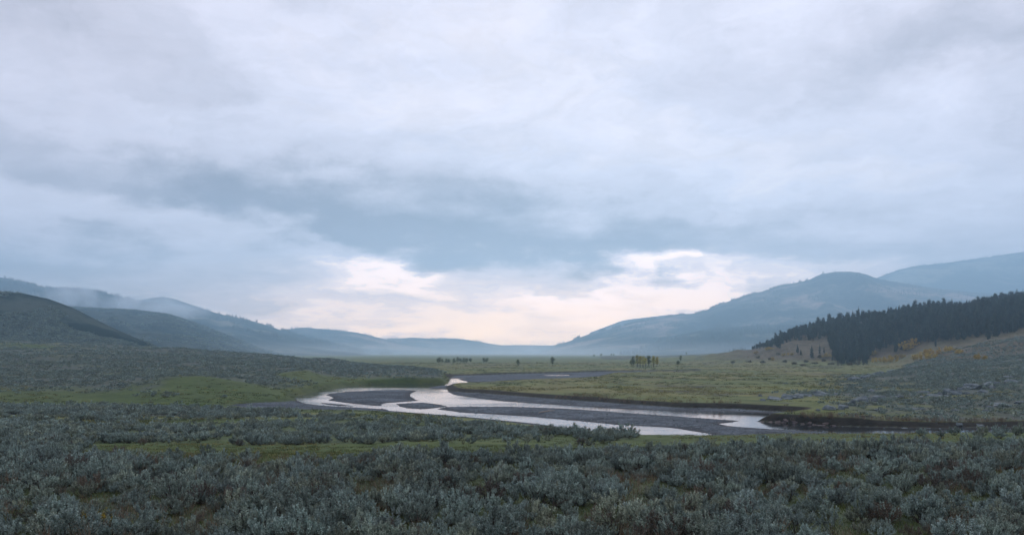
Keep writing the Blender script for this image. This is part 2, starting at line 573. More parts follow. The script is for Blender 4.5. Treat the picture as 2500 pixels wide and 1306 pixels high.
def carve(X, Yv, z):
    Y_ = Yv
    fl, w, wet = river_fields(X, Yv)
    bed = np.clip(-wet * np.where(wet < 0, 0.055, 0.085), -0.6, 0.34) + np.where(wet < 0, fbm(X / 5, Yv / 5, 3, 61) * 0.12 * np.clip(-wet / 4, 0, 1), 0)
    bed = bed + np.where(w < 3, 0, np.clip((-wet - 4) * 0.02, 0, 0.25))
    z = z + np.where((w < 3) & (X > -35), np.where((X > 50) & (Y_ < 150), 0.0, 0.3) * np.exp(-np.clip(-fl, 0, 60) / 7.0), 0)
    b = sstep(0, 1, -fl / w)
    b = np.where(w < 3, np.clip(-fl / w, 0, 1) ** 0.8, b)
    out = np.where(fl > 0, bed, bed * (1 - b) + z * b)
    return out, fl, w, wet


GRAVEL = np.zeros_like(ZG)
BANK = np.zeros_like(ZG)
sel = (YY > 80) & (YY < 620)
jr = np.where(sel.any(axis=1))[0]
sl = slice(jr[0], jr[-1] + 1)
zc, fl, bw, wet = carve(XX[sl], YY[sl], ZG[sl])
ZG[sl] = zc
GRAVEL[sl] = sstep(np.where(bw > 10, -2.5, -0.6), np.where(bw > 10, 0.3, 0.6), fl - np.where(bw > 10, 5, 0) * fbm(XX[sl] / 5, YY[sl] / 5, 3, 77) * 0.6)
BANK[sl] = np.where((bw < 10) & (fl < 0.2), sstep(-3.1, -1.9, fl), 0)
BANK[sl] = np.where((bw > 3) & (bw < 10), BANK[sl] * 0.25, BANK[sl])


def ground_z(x, y):
    """height of the finished ground sheet at a point (bilinear on the sheet)"""
    x, y = np.asarray(x, float), np.asarray(y, float)
    u = x / np.maximum(y, 1e-6)
    j = np.clip(np.searchsorted(ROWS, y) - 1, 0, len(ROWS) - 2)
    i = np.clip(np.searchsorted(COLS, u) - 1, 0, len(COLS) - 2)
    fy = np.clip((y - ROWS[j]) / (ROWS[j + 1] - ROWS[j]), 0, 1)
    fx = np.clip((u - COLS[i]) / (COLS[i + 1] - COLS[i]), 0, 1)
    return (ZG[j, i] * (1 - fx) + ZG[j, i + 1] * fx) * (1 - fy) + (ZG[j + 1, i] * (1 - fx) + ZG[j + 1, i + 1] * fx) * fy


def grid_get(A, x, y):
    u = np.asarray(x, float) / np.maximum(np.asarray(y, float), 1e-6)
    j = np.clip(np.searchsorted(ROWS, y), 0, len(ROWS) - 1)
    i = np.clip(np.searchsorted(COLS, u), 0, len(COLS) - 1)
    return A[j, i]


# ---- what grows where (0..1): sagebrush cover, green turf, straw-coloured grass
def col_row(x, y):
    z = ground_z(x, y)
    return CX + F * x / y, HY + F * (EYE - z) / y


px_g = CX + F * UU
PX_MAP = px_g
sage = np.zeros_like(ZG)
n1 = fbm(XX / 16, YY / 22, 4, 101)
n2 = fbm(XX / 5, YY / 8, 3, 111)
n3 = fbm(XX / 60, YY / 90, 4, 121)
# front slope: dense to about 44 m, a strip of turf, then the second belt that runs out towards the right
front_edge = np.interp(px_g, [0, 900, 1300, 1600, 1900, 2300, 2500, 3400], [54, 54, 57, 64, 72, 71, 67, 60])
front = sstep(1.5, -4, YY - front_edge + n1 * 9)
belt_far = np.interp(px_g, [-900, 300, 600, 900, 1200, 1400, 1520, 1560], [180, 172, 152, 136, 118, 106, 95, 84])
belt_near = np.interp(px_g, [-900, 0, 150, 250, 600, 900, 1200, 1400, 1520, 1560], [48, 48, 58, 74, 78, 80, 84, 82, 80, 84])
belt = sstep(-4, 4, YY + n1 * 14 - belt_near) * sstep(-4, 6, belt_far - YY + n1 * 14) * (px_g < 1560)
glade = ((px_g > 130) & (px_g < 780)) * np.exp(-((YY - np.interp(px_g, [130, 780], [118, 128])) / 6.0) ** 2) * 1.15
belt = np.clip(belt - glade * sstep(-0.25, 0.1, n1 + 0.1), 0, 1) * np.clip(0.75 + n1 * 1.1 + n2 * 0.9, 0, 1)
terr = sstep(0, 14, YY - 180) * np.clip((ZG - 1.5) / 1.5, 0, 1) * (px_g < 1100)
shrub = np.clip(0.95 + n1 * 0.9 + n3 * 0.6, 0, 1)
zone = lambda cx_, y_, rx, ry: np.exp(-((px_g - cx_) / rx) ** 2 - ((YY - y_) / ry) ** 2)
green_hill = np.clip(1.5 * zone(520, 212, 130, 18) + 1.1 * zone(640, 205, 80, 14) + 1.5 * zone(745, 285, 75, 22) + 0.7 * zone(860, 300, 60, 12) + 1.1 * zone(120, 190, 330, 14) + 0.25 * zone(960, 312, 70, 9) + 0.7 * zone(120, 600, 90, 60) + 0.6 * zone(30, 640, 90, 60), 0, 1)
terr_s = terr * shrub * (1 - np.clip(green_hill * 1.25 + n2 * 0.9 + n1 * 0.5, 0, 1))
rs_edge = np.interp(px_g, [1900, 2060, 2080, 2200, 2300, 2500], [9, 9, 1.9, 1.7, 1.6, 1.4])
right_s = np.clip((ZG - rs_edge) / 0.8, 0, 1) * (px_g > 2040) * (YY < 640) * np.clip(1.0 + n1 * 1.3 + n2 * 0.6, 0, 1)
right_s *= sstep(170, 250, YY + n1 * 50)
right_s = np.maximum(right_s, sstep(2010, 2110, px_g + n1 * 60) * sstep(128, 140, YY) * (YY < 400) * np.clip(0.62 + n1 * 1.2 + n2 * 0.9, 0, 1))
right_s = np.maximum(right_s, np.clip(1.1 * zone(2030, 218, 105, 12) + 1.1 * zone(2130, 192, 80, 10) + 1.0 * zone(2250, 300, 170, 40), 0, 0.95) * np.clip(0.9 + n2 * 1.2, 0, 1) * (px_g > 1880))
sage = np.clip(np.maximum.reduce([front, belt, terr_s, right_s]), 0, 1) * (1 - GRAVEL) * (1 - BANK)
straw = np.clip(sstep(0.02, 0.30, fbm(XX / 40, YY / 60, 5, 131) + 0.10) * sstep(140, 200, YY) * (YY < 900), 0, 1)
green = np.clip(green_hill * 1.3 + front * 0.7 + (YY < 130) * 0.9 + (px_g < 1090) * (YY > 150) * (YY < 420) * 0.8, 0, 1)
straw = straw * (1 - green * 0.85)
hill_dry = np.clip((px_g - 1640) / 200, 0, 1) * sstep(640, 780, YY) * np.clip((ZG - 2) / 4, 0, 1)
hill_dry = np.maximum(hill_dry, sstep(2120, 2300, px_g) * sstep(400, 540, YY) * 0.85)

NV = ZG.size
idx = np.arange(NV).reshape(ZG.shape)
quads = np.stack([idx[:-1, :-1], idx[:-1, 1:], idx[1:, 1:], idx[1:, :-1]], -1).reshape(-1, 4)


def ground_mat(n):
    geo = n.node('ShaderNodeNewGeometry')
    P = geo.outputs['Position']
    A = n.node('ShaderNodeVertexColor', layer_name='cover')
    B = n.node('ShaderNodeVertexColor', layer_name='kind')
    sepA = n.node('ShaderNodeSeparateColor')
    n.l.new(A.outputs[0], sepA.inputs[0])
    sepB = n.node('ShaderNodeSeparateColor')
    n.l.new(B.outputs[0], sepB.inputs[0])
    sg, grn, stw = sepA.outputs
    grv, bnk, dry = sepB.outputs
    nz_f = n.noise(P, 0.9, 6, 0.65)
    nz_m = n.noise(P, 0.13, 6, 0.6)
    nz_l = n.noise(P, 0.028, 5, 0.6)
    stretch = n.noise(n.v('MULTIPLY', P, (0.09, 0.05, 0.09)), 1.0, 7, 0.66)
    turf = n.ramp(n.m('ADD', n.m('MULTIPLY', n.noise(P, 0.42, 6, 0.7), 0.5), n.m('MULTIPLY', nz_m, 0.5)), [(0.3, (0.020, 0.036, 0.014)), (0.52, (0.050, 0.082, 0.025)), (0.72, (0.095, 0.115, 0.036))])
    meadow = n.ramp(stretch, [(0.30, (0.032, 0.044, 0.028)), (0.40, (0.056, 0.080, 0.030)), (0.50, (0.088, 0.112, 0.038)), (0.62, (0.120, 0.136, 0.046)), (0.76, (0.17, 0.165, 0.07))])
    c = n.mix(grn, meadow, turf)
    gold = n.ramp(nz_m, [(0.3, (0.10, 0.095, 0.04)), (0.7, (0.20, 0.165, 0.07))])
    c = n.mix(n.m('MULTIPLY', stw, 0.5), c, gold)
    # dark hollows and puddled earth in the meadow
    hol = n.m('MULTIPLY', n.smooth(nz_l, 0.47, 0.38), n.smooth(nz_m, 0.58, 0.44))
    hol = n.m('MULTIPLY', hol, n.m('SUBTRACT', 1.0, grn))
    c = n.mix(n.m('MULTIPLY', hol, 0.75), c, (0.040, 0.042, 0.040, 1))
    litter = n.ramp(n.noise(P, 2.2, 6, 0.7), [(0.3, (0.038, 0.050, 0.040)), (0.55, (0.070, 0.088, 0.078)), (0.75, (0.108, 0.130, 0.120))])
    c = n.mix(n.m('MULTIPLY', sg, 1.25, clamp=True), c, litter)
    dryc = n.ramp(nz_m, [(0.3, (0.040, 0.040, 0.027)), (0.5, (0.072, 0.060, 0.038)), (0.72, (0.11, 0.088, 0.052))])
    c = n.mix(dry, c, dryc)
    soil = n.ramp(n.noise(P, 0.7, 5, 0.6), [(0.3, (0.009, 0.010, 0.009)), (0.7, (0.024, 0.023, 0.019))])
    peb = n.node('ShaderNodeTexVoronoi')
    n.put(peb.inputs['Vector'], P)
    peb.inputs['Scale'].default_value = 3.2
    pc = n.ramp(peb.outputs['Color'], [(0.0, (0.028, 0.040, 0.055)), (0.5, (0.052, 0.069, 0.088)), (1.0, (0.105, 0.128, 0.152))])
    band = n.ramp(n.noise(n.v('MULTIPLY', P, (0.05, 0.16, 1.0)), 1.0, 5, 0.6), [(0.36, (0.50, 0.50, 0.54)), (0.50, (0.95, 0.95, 0.95)), (0.64, (1.35, 1.30, 1.27))])
    pc = n.mix(1.0, pc, band, 'MULTIPLY')
    patchy = n.ramp(n.noise(P, 0.55, 6, 0.72), [(0.34, (0.62, 0.63, 0.64)), (0.5, (1.0, 1.0, 1.0)), (0.66, (1.5, 1.48, 1.44))])
    pc = n.mix(1.0, pc, patchy, 'MULTIPLY')
    z = n.sep(P)[2]
    wetc = n.smooth(n.m('ADD', z, n.m('MULTIPLY', n.m('SUBTRACT', nz_f, 0.5), 0.10)), 0.17, 0.03)
    pc = n.mix(n.m('MULTIPLY', wetc, 0.72), pc, (0.028, 0.030, 0.036, 1))
    c = n.mix(grv, c, pc)
    c = n.mix(bnk, c, soil)
    hgt = n.m('ADD', n.m('MULTIPLY', nz_f, 0.30), n.m('MULTIPLY', n.m('MULTIPLY', peb.outputs['Distance'], grv), 0.35))
    hgt = n.m('ADD', hgt, n.m('MULTIPLY', nz_m, 0.8))
    return bsdf(n, c, 0.95, 0.12, bump(n, hgt, 0.7, 0.5))


M_GROUND = material('ground', ground_mat)
gm = mesh_np('ground', np.stack([XX, YY, ZG], -1).reshape(-1, 3), quads, [M_GROUND], True)
one = np.ones(NV)
color_attr(gm, 'cover', np.stack([(sage * np.where(YY < 135, 0.35, 1.0)).ravel(), green.ravel(), straw.ravel(), one], -1))
color_attr(gm, 'kind', np.stack([GRAVEL.ravel(), BANK.ravel(), hill_dry.ravel(), one], -1))
ground = tag(add('ground', gm), 'rolling valley floor of turf, meadow, gravel bars and sagebrush slopes', None, None, 'structure')
# the slope goes on behind the camera
bk = mesh_np('slope_behind', [(-300, -300, 12), (300, -300, 12), (300, 1.2, 9.2), (-300, 1.2, 9.2)], [(0, 1, 2, 3)], [M_GROUND])
color_attr(bk, 'cover', [(0.8, 0.7, 0, 1)] * 4)
color_attr(bk, 'kind', [(0, 0, 0, 1)] * 4)
tag(add('slope', bk), 'turf and sagebrush slope behind the viewpoint', None, None, 'structure')


# ---- river
def water_mat(n):
    geo = n.node('ShaderNodeNewGeometry')
    P = geo.outputs['Position']
    riff = n.smooth(n.noise(n.v('MULTIPLY', P, (0.020, 0.05, 1.0)), 1.0, 3, 0.5), 0.47, 0.60)
    h = n.noise(n.v('MULTIPLY', P, (0.7, 1.1, 1.0)), 1.0, 4, 0.6)
    h2 = n.noise(n.v('MULTIPLY', P, (2.6, 5.0, 1.0)), 1.0, 4, 0.6)
    hh = n.m('ADD', n.m('MULTIPLY', h, 0.18), n.m('MULTIPLY', h2, n.m('ADD', n.m('MULTIPLY', riff, 0.30), 0.02)))
    b = n.node('ShaderNodeBsdfPrincipled')
    b.inputs['Base Color'].default_value = (0.020, 0.026, 0.030, 1)
    b.inputs['Roughness'].default_value = 0.06
    b.inputs['IOR'].default_value = 1.45
    n.put(b.inputs['Normal'], bump(n, hh, 0.15, 0.30))
    return b.outputs[0]


M_WATER = material('river_water', water_mat)
wm = mesh_np('river', [(-260, 82, 0), (260, 82, 0), (260, 600, 0), (-260, 600, 0)], [(0, 1, 2, 3)], [M_WATER])
tag(add('river', wm), 'calm braided river reflecting the pale dawn sky', None, None, 'structure')
# a far channel glinting along the foot of the wooded hill
zt = 1.0
c_pts = [(1655, 889.3), (1720, 889.2), (1790, 890.1), (1860, 891.2), (1930, 892.2), (2000, 893.4), (2060, 894.5)]
vs_, fs_ = [], []


def ray_ground(px, py, y0, y1):
    yy = np.linspace(y0, y1, 4000)
    xx = (px - CX) / F * yy
    ok = np.where(HY + F * (EYE - ground_z(xx, yy)) / yy <= py)[0]
    j = int(ok[0]) if len(ok) else len(yy) - 1
    return float(xx[j]), float(yy[j])


for i, (a, b) in enumerate(c_pts):
    x, y = ray_ground(a, b, 600, 900)
    wd = 5.0 * (0.35 + 0.65 * math.sin(math.pi * (i + 0.3) / len(c_pts)))
    zz = max(float(ground_z(x, y + k)) for k in (-9, -6, -3, 0, 3, 6, 9)) + 0.05
    vs_ += [(x, y - wd, zz), (x, y + wd, zz)]
for i in range(len(c_pts) - 1):
    fs_.append((2 * i, 2 * i + 2, 2 * i + 3, 2 * i + 1))
tag(add('side_channel', mesh_np('side_channel', vs_, fs_, [M_WATER])), 'thin far channel of water below the wooded hill', None, None, 'structure')
# ------------------------------------------------------------------ hills and mountains
def hill_mat(name, dark, mid, pale, scale, bias=0.5):
    def b(n):
        geo = n.node('ShaderNodeNewGeometry')
        P = geo.outputs['Position']
        a = n.noise(n.v('MULTIPLY', P, (1, 1, 2.2)), scale, 7, 0.62, 0.6)
        f = n.noise(P, scale * 9, 5, 0.6)
        v = n.m('ADD', n.m('MULTIPLY', a, 0.8), n.m('MULTIPLY', f, 0.2))
        c = n.ramp(v, [(bias - 0.07, dark), (bias, mid), (bias + 0.09, pale)])
        return bsdf(n, c, 1.0, 0.0, bump(n, f, 0.6, 3.0))
    return material(name, b)


M_SAGE_HILL = hill_mat('sage_hillside', (0.016, 0.029, 0.029), (0.036, 0.052, 0.048), (0.058, 0.074, 0.066), 0.010)
M_BENCH = hill_mat('sage_bench', (0.065, 0.078, 0.062), (0.105, 0.115, 0.085), (0.17, 0.16, 0.11), 0.012)
M_WOOD_HILL = hill_mat('wooded_hillside', (0.008, 0.014, 0.014), (0.030, 0.042, 0.036), (0.16, 0.15, 0.11), 0.0020, 0.52)
M_FIELD_HILL = hill_mat('mountain_slopes', (0.008, 0.014, 0.016), (0.070, 0.072, 0.060), (0.29, 0.22, 0.18), 0.0015, 0.51)


def hill(name, sky, ridge, foot, foot_z, mat, rough=0.06, power=1.25, seed=0, fringe=1.2, label=''):
    """a ridge whose crest passes through the surveyed skyline points at distance `ridge`; slopes both ways"""
    xs = np.array([a for a, b in sky], float)
    ys = np.array([b for a, b in sky], float)
    ridge_f = ridge if callable(ridge) else (lambda p: np.full_like(p, ridge))
    foot_f = foot if callable(foot) else (lambda p: np.full_like(p, foot))
    px = np.arange(xs[0], xs[-1] + 0.1, 4.0)
    # rounded between survey points
    yk = np.interp(px, xs, ys)
    k = np.hanning(9)[1:-1]
    k /= k.sum()
    yk = np.convolve(np.pad(yk, 3, mode='edge'), k, 'valid')
    Yr, Yf = ridge_f(px), foot_f(px)
    zr = EYE - (yk - HY) / F * Yr
    zr = zr + fbm(px / 9.0, px * 0 + seed, 4, seed) * fringe * np.minimum(Yr, 6000) / 1500
    T = np.concatenate([np.linspace(0, 1, 46), np.linspace(1, 1.5, 9)[1:]])
    TT, PP = np.meshgrid(T, px, indexing='ij')
    Yg = Yf + (Yr - Yf) * TT
    Xg = (PP - CX) / F * (Yr + (Yg - Yr) * 0.85)
    rise = np.maximum(zr - foot_z, 0.0)
    tt = np.clip(TT, 0, 1)
    s = tt ** power
    s = 0.65 * s + 0.35 * (3 * tt ** 2 - 2 * tt ** 3)
    L = np.maximum(rise, 12)
    g = fbm(Xg / (L.mean() * 1.3), Yg / (L.mean() * 3.2), 5, seed + 3) * 0.9 - np.abs(fbm(Xg / (L.mean() * 0.55), Yg / (L.mean() * 2.2), 4, seed + 8)) * 0.8
    env = np.clip(4 * tt * (1 - tt), 0, 1)
    Zg = foot_z + rise * s + rise * rough * 3.2 * g * env
    back = np.clip((TT - 1) / 0.5, 0, 1)
    Zg = Zg * (1 - back * 0.75) - back * 1.0
    Zg = np.maximum(Zg, -0.9) + np.where(TT == 0, -0.8, 0)
    ii = np.arange(Zg.size).reshape(Zg.shape)
    q = np.stack([ii[:-1, :-1], ii[:-1, 1:], ii[1:, 1:], ii[1:, :-1]], -1).reshape(-1, 4)
    me = mesh_np(name, np.stack([Xg, Yg, Zg], -1).reshape(-1, 3), q, [mat], True)
    o = tag(add(name, me), label, None, None, 'structure')

    G = np.stack([Xg, Yg, Zg], -1)

    def at(p, t):
        fi = np.clip((p - px[0]) / 4.0, 0, len(px) - 1.001)
        fj = np.clip(t * 45.0, 0, 44.999)
        i, j = fi.astype(int), fj.astype(int)
        a, b = (fi - i)[:, None], (fj - j)[:, None]
        return (G[j, i] * (1 - a) + G[j, i + 1] * a) * (1 - b) + (G[j + 1, i] * (1 - a) + G[j + 1, i + 1] * a) * b
    return at


H = {}
H['L1'] = hill('hill', [(-1000, 600), (-300, 680), (0, 711), (60, 717), (120, 730), (180, 752), (250, 788), (330, 824), (390, 850), (450, 870)], 1050, 720, 2.0, M_SAGE_HILL, 0.09, 1.0, 5, 0.5, 'dark rounded sagebrush hill on the near left')
H['L2'] = hill('hill', [(-60, 735), (190, 749), (250, 752), (330, 756), (410, 765), (480, 787), (560, 818), (640, 850), (730, 874)], 2900, 1050, 1.0, M_SAGE_HILL, 0.10, 1.0, 12, 0.5, 'long sagebrush hill sloping down behind the dark hill')
H['L3'] = hill('hill', [(-1000, 560), (-300, 640), (0, 677), (50, 686), (100, 700), (180, 706), (230, 709), (280, 721), (330, 735), (400, 746), (470, 752), (520, 762), (600, 780), (630, 787), (690, 806), (760, 823), (850, 847), (920, 864), (1000, 880)], 5500, 2600, 0.5, M_WOOD_HILL, 0.09, 1.1, 23, 1.6, 'blue wooded ridge behind the left hills')
H['L3b'] = hill('hill', [(200, 748), (300, 738), (350, 731), (395, 724), (425, 729), (470, 745), (540, 768), (620, 790), (700, 830)], 7000, 5800, 0.5, M_WOOD_HILL, 0.05, 1.1, 29, 0.8, 'small hazy hill peeping over the wooded ridge')
H['L4'] = hill('hill', [(500, 850), (600, 825), (690, 806), (735, 799), (800, 804), (870, 811), (945, 829), (1010, 842), (1080, 856), (1170, 872)], 7200, 5600, 0.0, M_FIELD_HILL, 0.05, 1.1, 37, 0.8, 'pale hazy hill across the far end of the valley')
H['L5'] = hill('hill', [(860, 842), (945, 828), (1010, 823.5), (1060, 827), (1110, 826), (1150, 831), (1220, 842), (1270, 853), (1340, 868)], 8000, 6800, 0.0, M_FIELD_HILL, 0.05, 1.1, 41, 0.8, 'low hazy hill in the middle of the valley end')
H['L6'] = hill('hill', [(1060, 856), (1180, 845), (1250, 842), (1350, 843), (1430, 847), (1540, 856)], 9000, 8100, 0.0, M_FIELD_HILL, 0.04, 1.1, 43, 0.6, 'faintest farthest ridge on the horizon')
H['R3'] = hill('hill', [(1440, 812), (1488, 794), (1520, 782), (1570, 775.5), (1640, 768), (1720, 764), (1820, 772)], 8000, 7000, 0.0, M_FIELD_HILL, 0.04, 1.1, 47, 0.6, 'pinkish ridge behind the right mountain')
H['R2'] = hill('mountain', [(2040, 720), (2100, 692), (2140, 679), (2190, 660), (2230, 650), (2300, 643), (2400, 630), (2500, 614), (2800, 612), (3300, 650)], 8500, 6400, 0.0, M_WOOD_HILL, 0.05, 1.1, 53, 1.2, 'high hazy mountain at the right edge')
H['R1'] = hill('mountain', [(1285, 871), (1330, 857), (1370, 840), (1430, 818), (1500, 800), (1570, 783), (1650, 770), (1705, 764), (1760, 742), (1830, 720), (1900, 700), (1950, 688), (1975, 684), (2000, 670), (2040, 663), (2090, 664), (2120, 671), (2145, 681), (2200, 690), (2280, 704), (2380, 714), (2500, 720), (2700, 730), (3200, 760)], 6500, 4000, 0.0, M_FIELD_HILL, 0.07, 1.15, 59, 1.5, 'broad domed mountain with pale fields on the right')
H['R1b'] = hill('hill', [(1480, 872), (1560, 848), (1640, 820), (1720, 805), (1800, 797), (1900, 790), (2050, 785), (2300, 790), (2600, 800), (3200, 820)], 4900, 2900, 0.5, M_WOOD_HILL, 0.06, 1.1, 61, 1.4, 'blue foothill spur under the domed mountain')
H['R0'] = hill('hill', [(1436, 884), (1450, 873), (1475, 868.5), (1520, 868), (1600, 868), (1700, 865), (1760, 861), (1800, 857), (1850, 853), (1950, 850)], 1900, 1200, 0.8, M_BENCH, 0.03, 0.6, 67, 0.2, 'low sage bench at the foot of the right mountain')

# ------------------------------------------------------------------ haze: one even body of valley air
HAZE_DENSITY = 1.5e-4
HB, HT = (-12000, -320, -2.0), (12000, 9700, 1100.0)
hz = mesh_np('haze', [(x, y, z) for z in (HB[2], HT[2]) for x, y in ((HB[0], HB[1]), (HT[0], HB[1]), (HT[0], HT[1]), (HB[0], HT[1]))],
             [(0, 3, 2, 1), (4, 5, 6, 7), (0, 1, 5, 4), (1, 2, 6, 5), (2, 3, 7, 6), (3, 0, 4, 7)])
hm = bpy.data.materials.new('haze')
hm.use_nodes = True
hm.node_tree.nodes.clear()
h_o = hm.node_tree.nodes.new('ShaderNodeOutputMaterial')
h_v = hm.node_tree.nodes.new('ShaderNodeVolumePrincipled')
h_v.inputs['Color'].default_value = (0.50, 0.77, 1.0, 1)
h_v.inputs['Density'].default_value = HAZE_DENSITY
h_v.inputs['Anisotropy'].default_value = 0.5
hm.node_tree.links.new(h_v.outputs[0], h_o.inputs['Volume'])
hz.materials.append(hm)
tag(add('haze', hz), 'thin blue morning haze filling the valley', None, None, 'stuff')
# ------------------------------------------------------------------ plant materials
def leaf_mat(name, cols, rough=0.75, trans=0.0, hue_noise=3.0, vary=0.35, spec=0.25, tone=False):
    """foliage colour: leaf to leaf and plant to plant variation"""
    def b(n):
        oi = n.node('ShaderNodeObjectInfo')
        geo = n.node('ShaderNodeNewGeometry')
        f = n.noise(geo.outputs['Position'], hue_noise, 3, 0.6)
        r = n.m('ADD', n.m('MULTIPLY', geo.outputs['Random Per Island'], 0.45), n.m('MULTIPLY', f, 0.55))
        c = n.ramp(r, [(0.20, cols[0]), (0.5, cols[1]), (0.8, cols[2])])
        k = n.m('ADD', 1.0 - vary, n.m('MULTIPLY', oi.outputs['Random'], 2 * vary))
        c = n.mix(1.0, c, n.comb(k, k, k), 'MULTIPLY')
        rr = n.node('ShaderNodeTexWhiteNoise', noise_dimensions='1D')
        n.put(rr.inputs['W'], n.m('MULTIPLY', oi.outputs['Random'], 91.7))
        tint = n.ramp(rr.outputs['Value'], [(0.0, (1.10, 1.0, 0.84)), (0.3, (1.0, 1.01, 0.97)), (0.75, (0.96, 1.0, 1.01)), (1.0, (0.98, 1.0, 1.04))])
        c = n.mix(1.0, c, tint, 'MULTIPLY')
        if tone:
            va = n.node('ShaderNodeVertexColor', layer_name='tone')
            c = n.mix(1.0, c, va.outputs[0], 'MULTIPLY')
        p = bsdf(n, c, rough, spec)
        if trans:
            t = n.node('ShaderNodeBsdfTranslucent')
            n.put(t.inputs[0], c)
            m = n.node('ShaderNodeMixShader')
            m.inputs[0].default_value = trans
            n.l.new(p, m.inputs[1])
            n.l.new(t.outputs[0], m.inputs[2])
            p = m.outputs[0]
        return p
    return material(name, b)


M_SAGE = leaf_mat('sage_leaf', [(0.112, 0.160, 0.144), (0.202, 0.266, 0.242), (0.318, 0.388, 0.356)], 0.7, 0.0, 3.0, 0.30, 0.25, True)
M_DRY = leaf_mat('dry_sage', [(0.070, 0.062, 0.052), (0.120, 0.108, 0.092), (0.185, 0.168, 0.145)], 0.8, 0.0, 3.0, 0.3)
M_STEM = leaf_mat('woody_stem', [(0.022, 0.018, 0.016), (0.045, 0.036, 0.031), (0.075, 0.062, 0.054)], 0.9)
M_STALK = leaf_mat('dry_stalk', [(0.09, 0.068, 0.050), (0.15, 0.115, 0.085), (0.23, 0.185, 0.135)], 0.9, 0.0)
M_GRASS = leaf_mat('grass_blade', [(0.040, 0.060, 0.018), (0.070, 0.096, 0.028), (0.125, 0.135, 0.045)], 0.7, 0.0)
M_YELLOW = leaf_mat('rabbitbrush_flower', [(0.13, 0.10, 0.015), (0.25, 0.19, 0.025), (0.36, 0.28, 0.05)], 0.8)
M_FIR = leaf_mat('fir_needles', [(0.012, 0.022, 0.020), (0.024, 0.038, 0.032), (0.045, 0.060, 0.046)], 0.8, 0.0, 0.4, 0.3)
M_BARK = leaf_mat('bark', [(0.030, 0.024, 0.020), (0.055, 0.045, 0.038), (0.09, 0.075, 0.06)], 0.95)
M_COTTON = leaf_mat('cottonwood_leaf', [(0.15, 0.17, 0.035), (0.29, 0.28, 0.052), (0.44, 0.37, 0.075)], 0.7, 0.15, 0.5, 0.25)
M_COTTON_G = leaf_mat('green_cottonwood_leaf', [(0.065, 0.088, 0.042), (0.12, 0.145, 0.060), (0.19, 0.205, 0.085)], 0.7, 0.15, 0.5, 0.2)
M_ASPEN = leaf_mat('yellow_leaf', [(0.20, 0.145, 0.028), (0.36, 0.26, 0.045), (0.52, 0.39, 0.09)], 0.7, 0.2, 0.7, 0.25)
M_WILLOW = leaf_mat('dark_brush', [(0.06, 0.058, 0.036), (0.10, 0.092, 0.055), (0.15, 0.13, 0.075)], 0.8)


def unit(v):
    return v / np.maximum(np.linalg.norm(v, axis=-1, keepdims=True), 1e-9)


def leaves(base, direc, length, width, rng):
    """one thin triangle per leaf"""
    n = len(base)
    side = unit(np.cross(direc, rng.normal(size=(n, 3))))
    L = np.asarray(length).reshape(-1, 1)
    Wd = np.asarray(width).reshape(-1, 1)
    a = base - side * Wd * 0.35
    b = base + direc * L * 0.55 + side * Wd * 0.65
    c = base + direc * L
    v = np.stack([a, b, c], 1).reshape(-1, 3)
    return v, np.arange(3 * n).reshape(-1, 3)


def tube(path, radii, sides=4):
    """tapered tube along a path (open ends)"""
    path = np.asarray(path, float)
    n = len(path)
    d = unit(np.gradient(path, axis=0))
    up = np.where(np.abs(d[:, 2:3]) > 0.9, [[1.0, 0, 0]], [[0, 0, 1.0]])
    s = unit(np.cross(d, up))
    t = np.cross(s, d)
    ang = np.arange(sides) * 2 * math.pi / sides
    ring = path[:, None] + (s[:, None] * np.cos(ang)[None, :, None] + t[:, None] * np.sin(ang)[None, :, None]) * np.asarray(radii).reshape(-1, 1, 1)
    v = ring.reshape(-1, 3)
    f = []
    for i in range(n - 1):
        for k in range(sides):
            k2 = (k + 1) % sides
            f.append((i * sides + k, i * sides + k2, (i + 1) * sides + k2, (i + 1) * sides + k))
    f = np.array(f)
    return v, np.concatenate([f[:, [0, 1, 2]], f[:, [0, 2, 3]]])


def join(parts):
    vs, fs, k = [], [], 0
    for v, f in parts:
        vs.append(v)
        fs.append(f + k)
        k += len(v)
    return np.concatenate(vs), np.concatenate(fs)


TONE_OF = {}


def set_tone(me, v, n_all=None):
    """silvery and green shoots grow side by side: one tone for every shoot"""
    t = TONE_OF.get((len(v), float(v[0, 0])))
    if t is None:
        t = np.ones(len(v))
    n = n_all or len(v)
    t = np.concatenate([t, np.ones(n - len(t))])
    color_attr(me, 'tone', np.stack([t, t, t, np.ones(n)], -1))


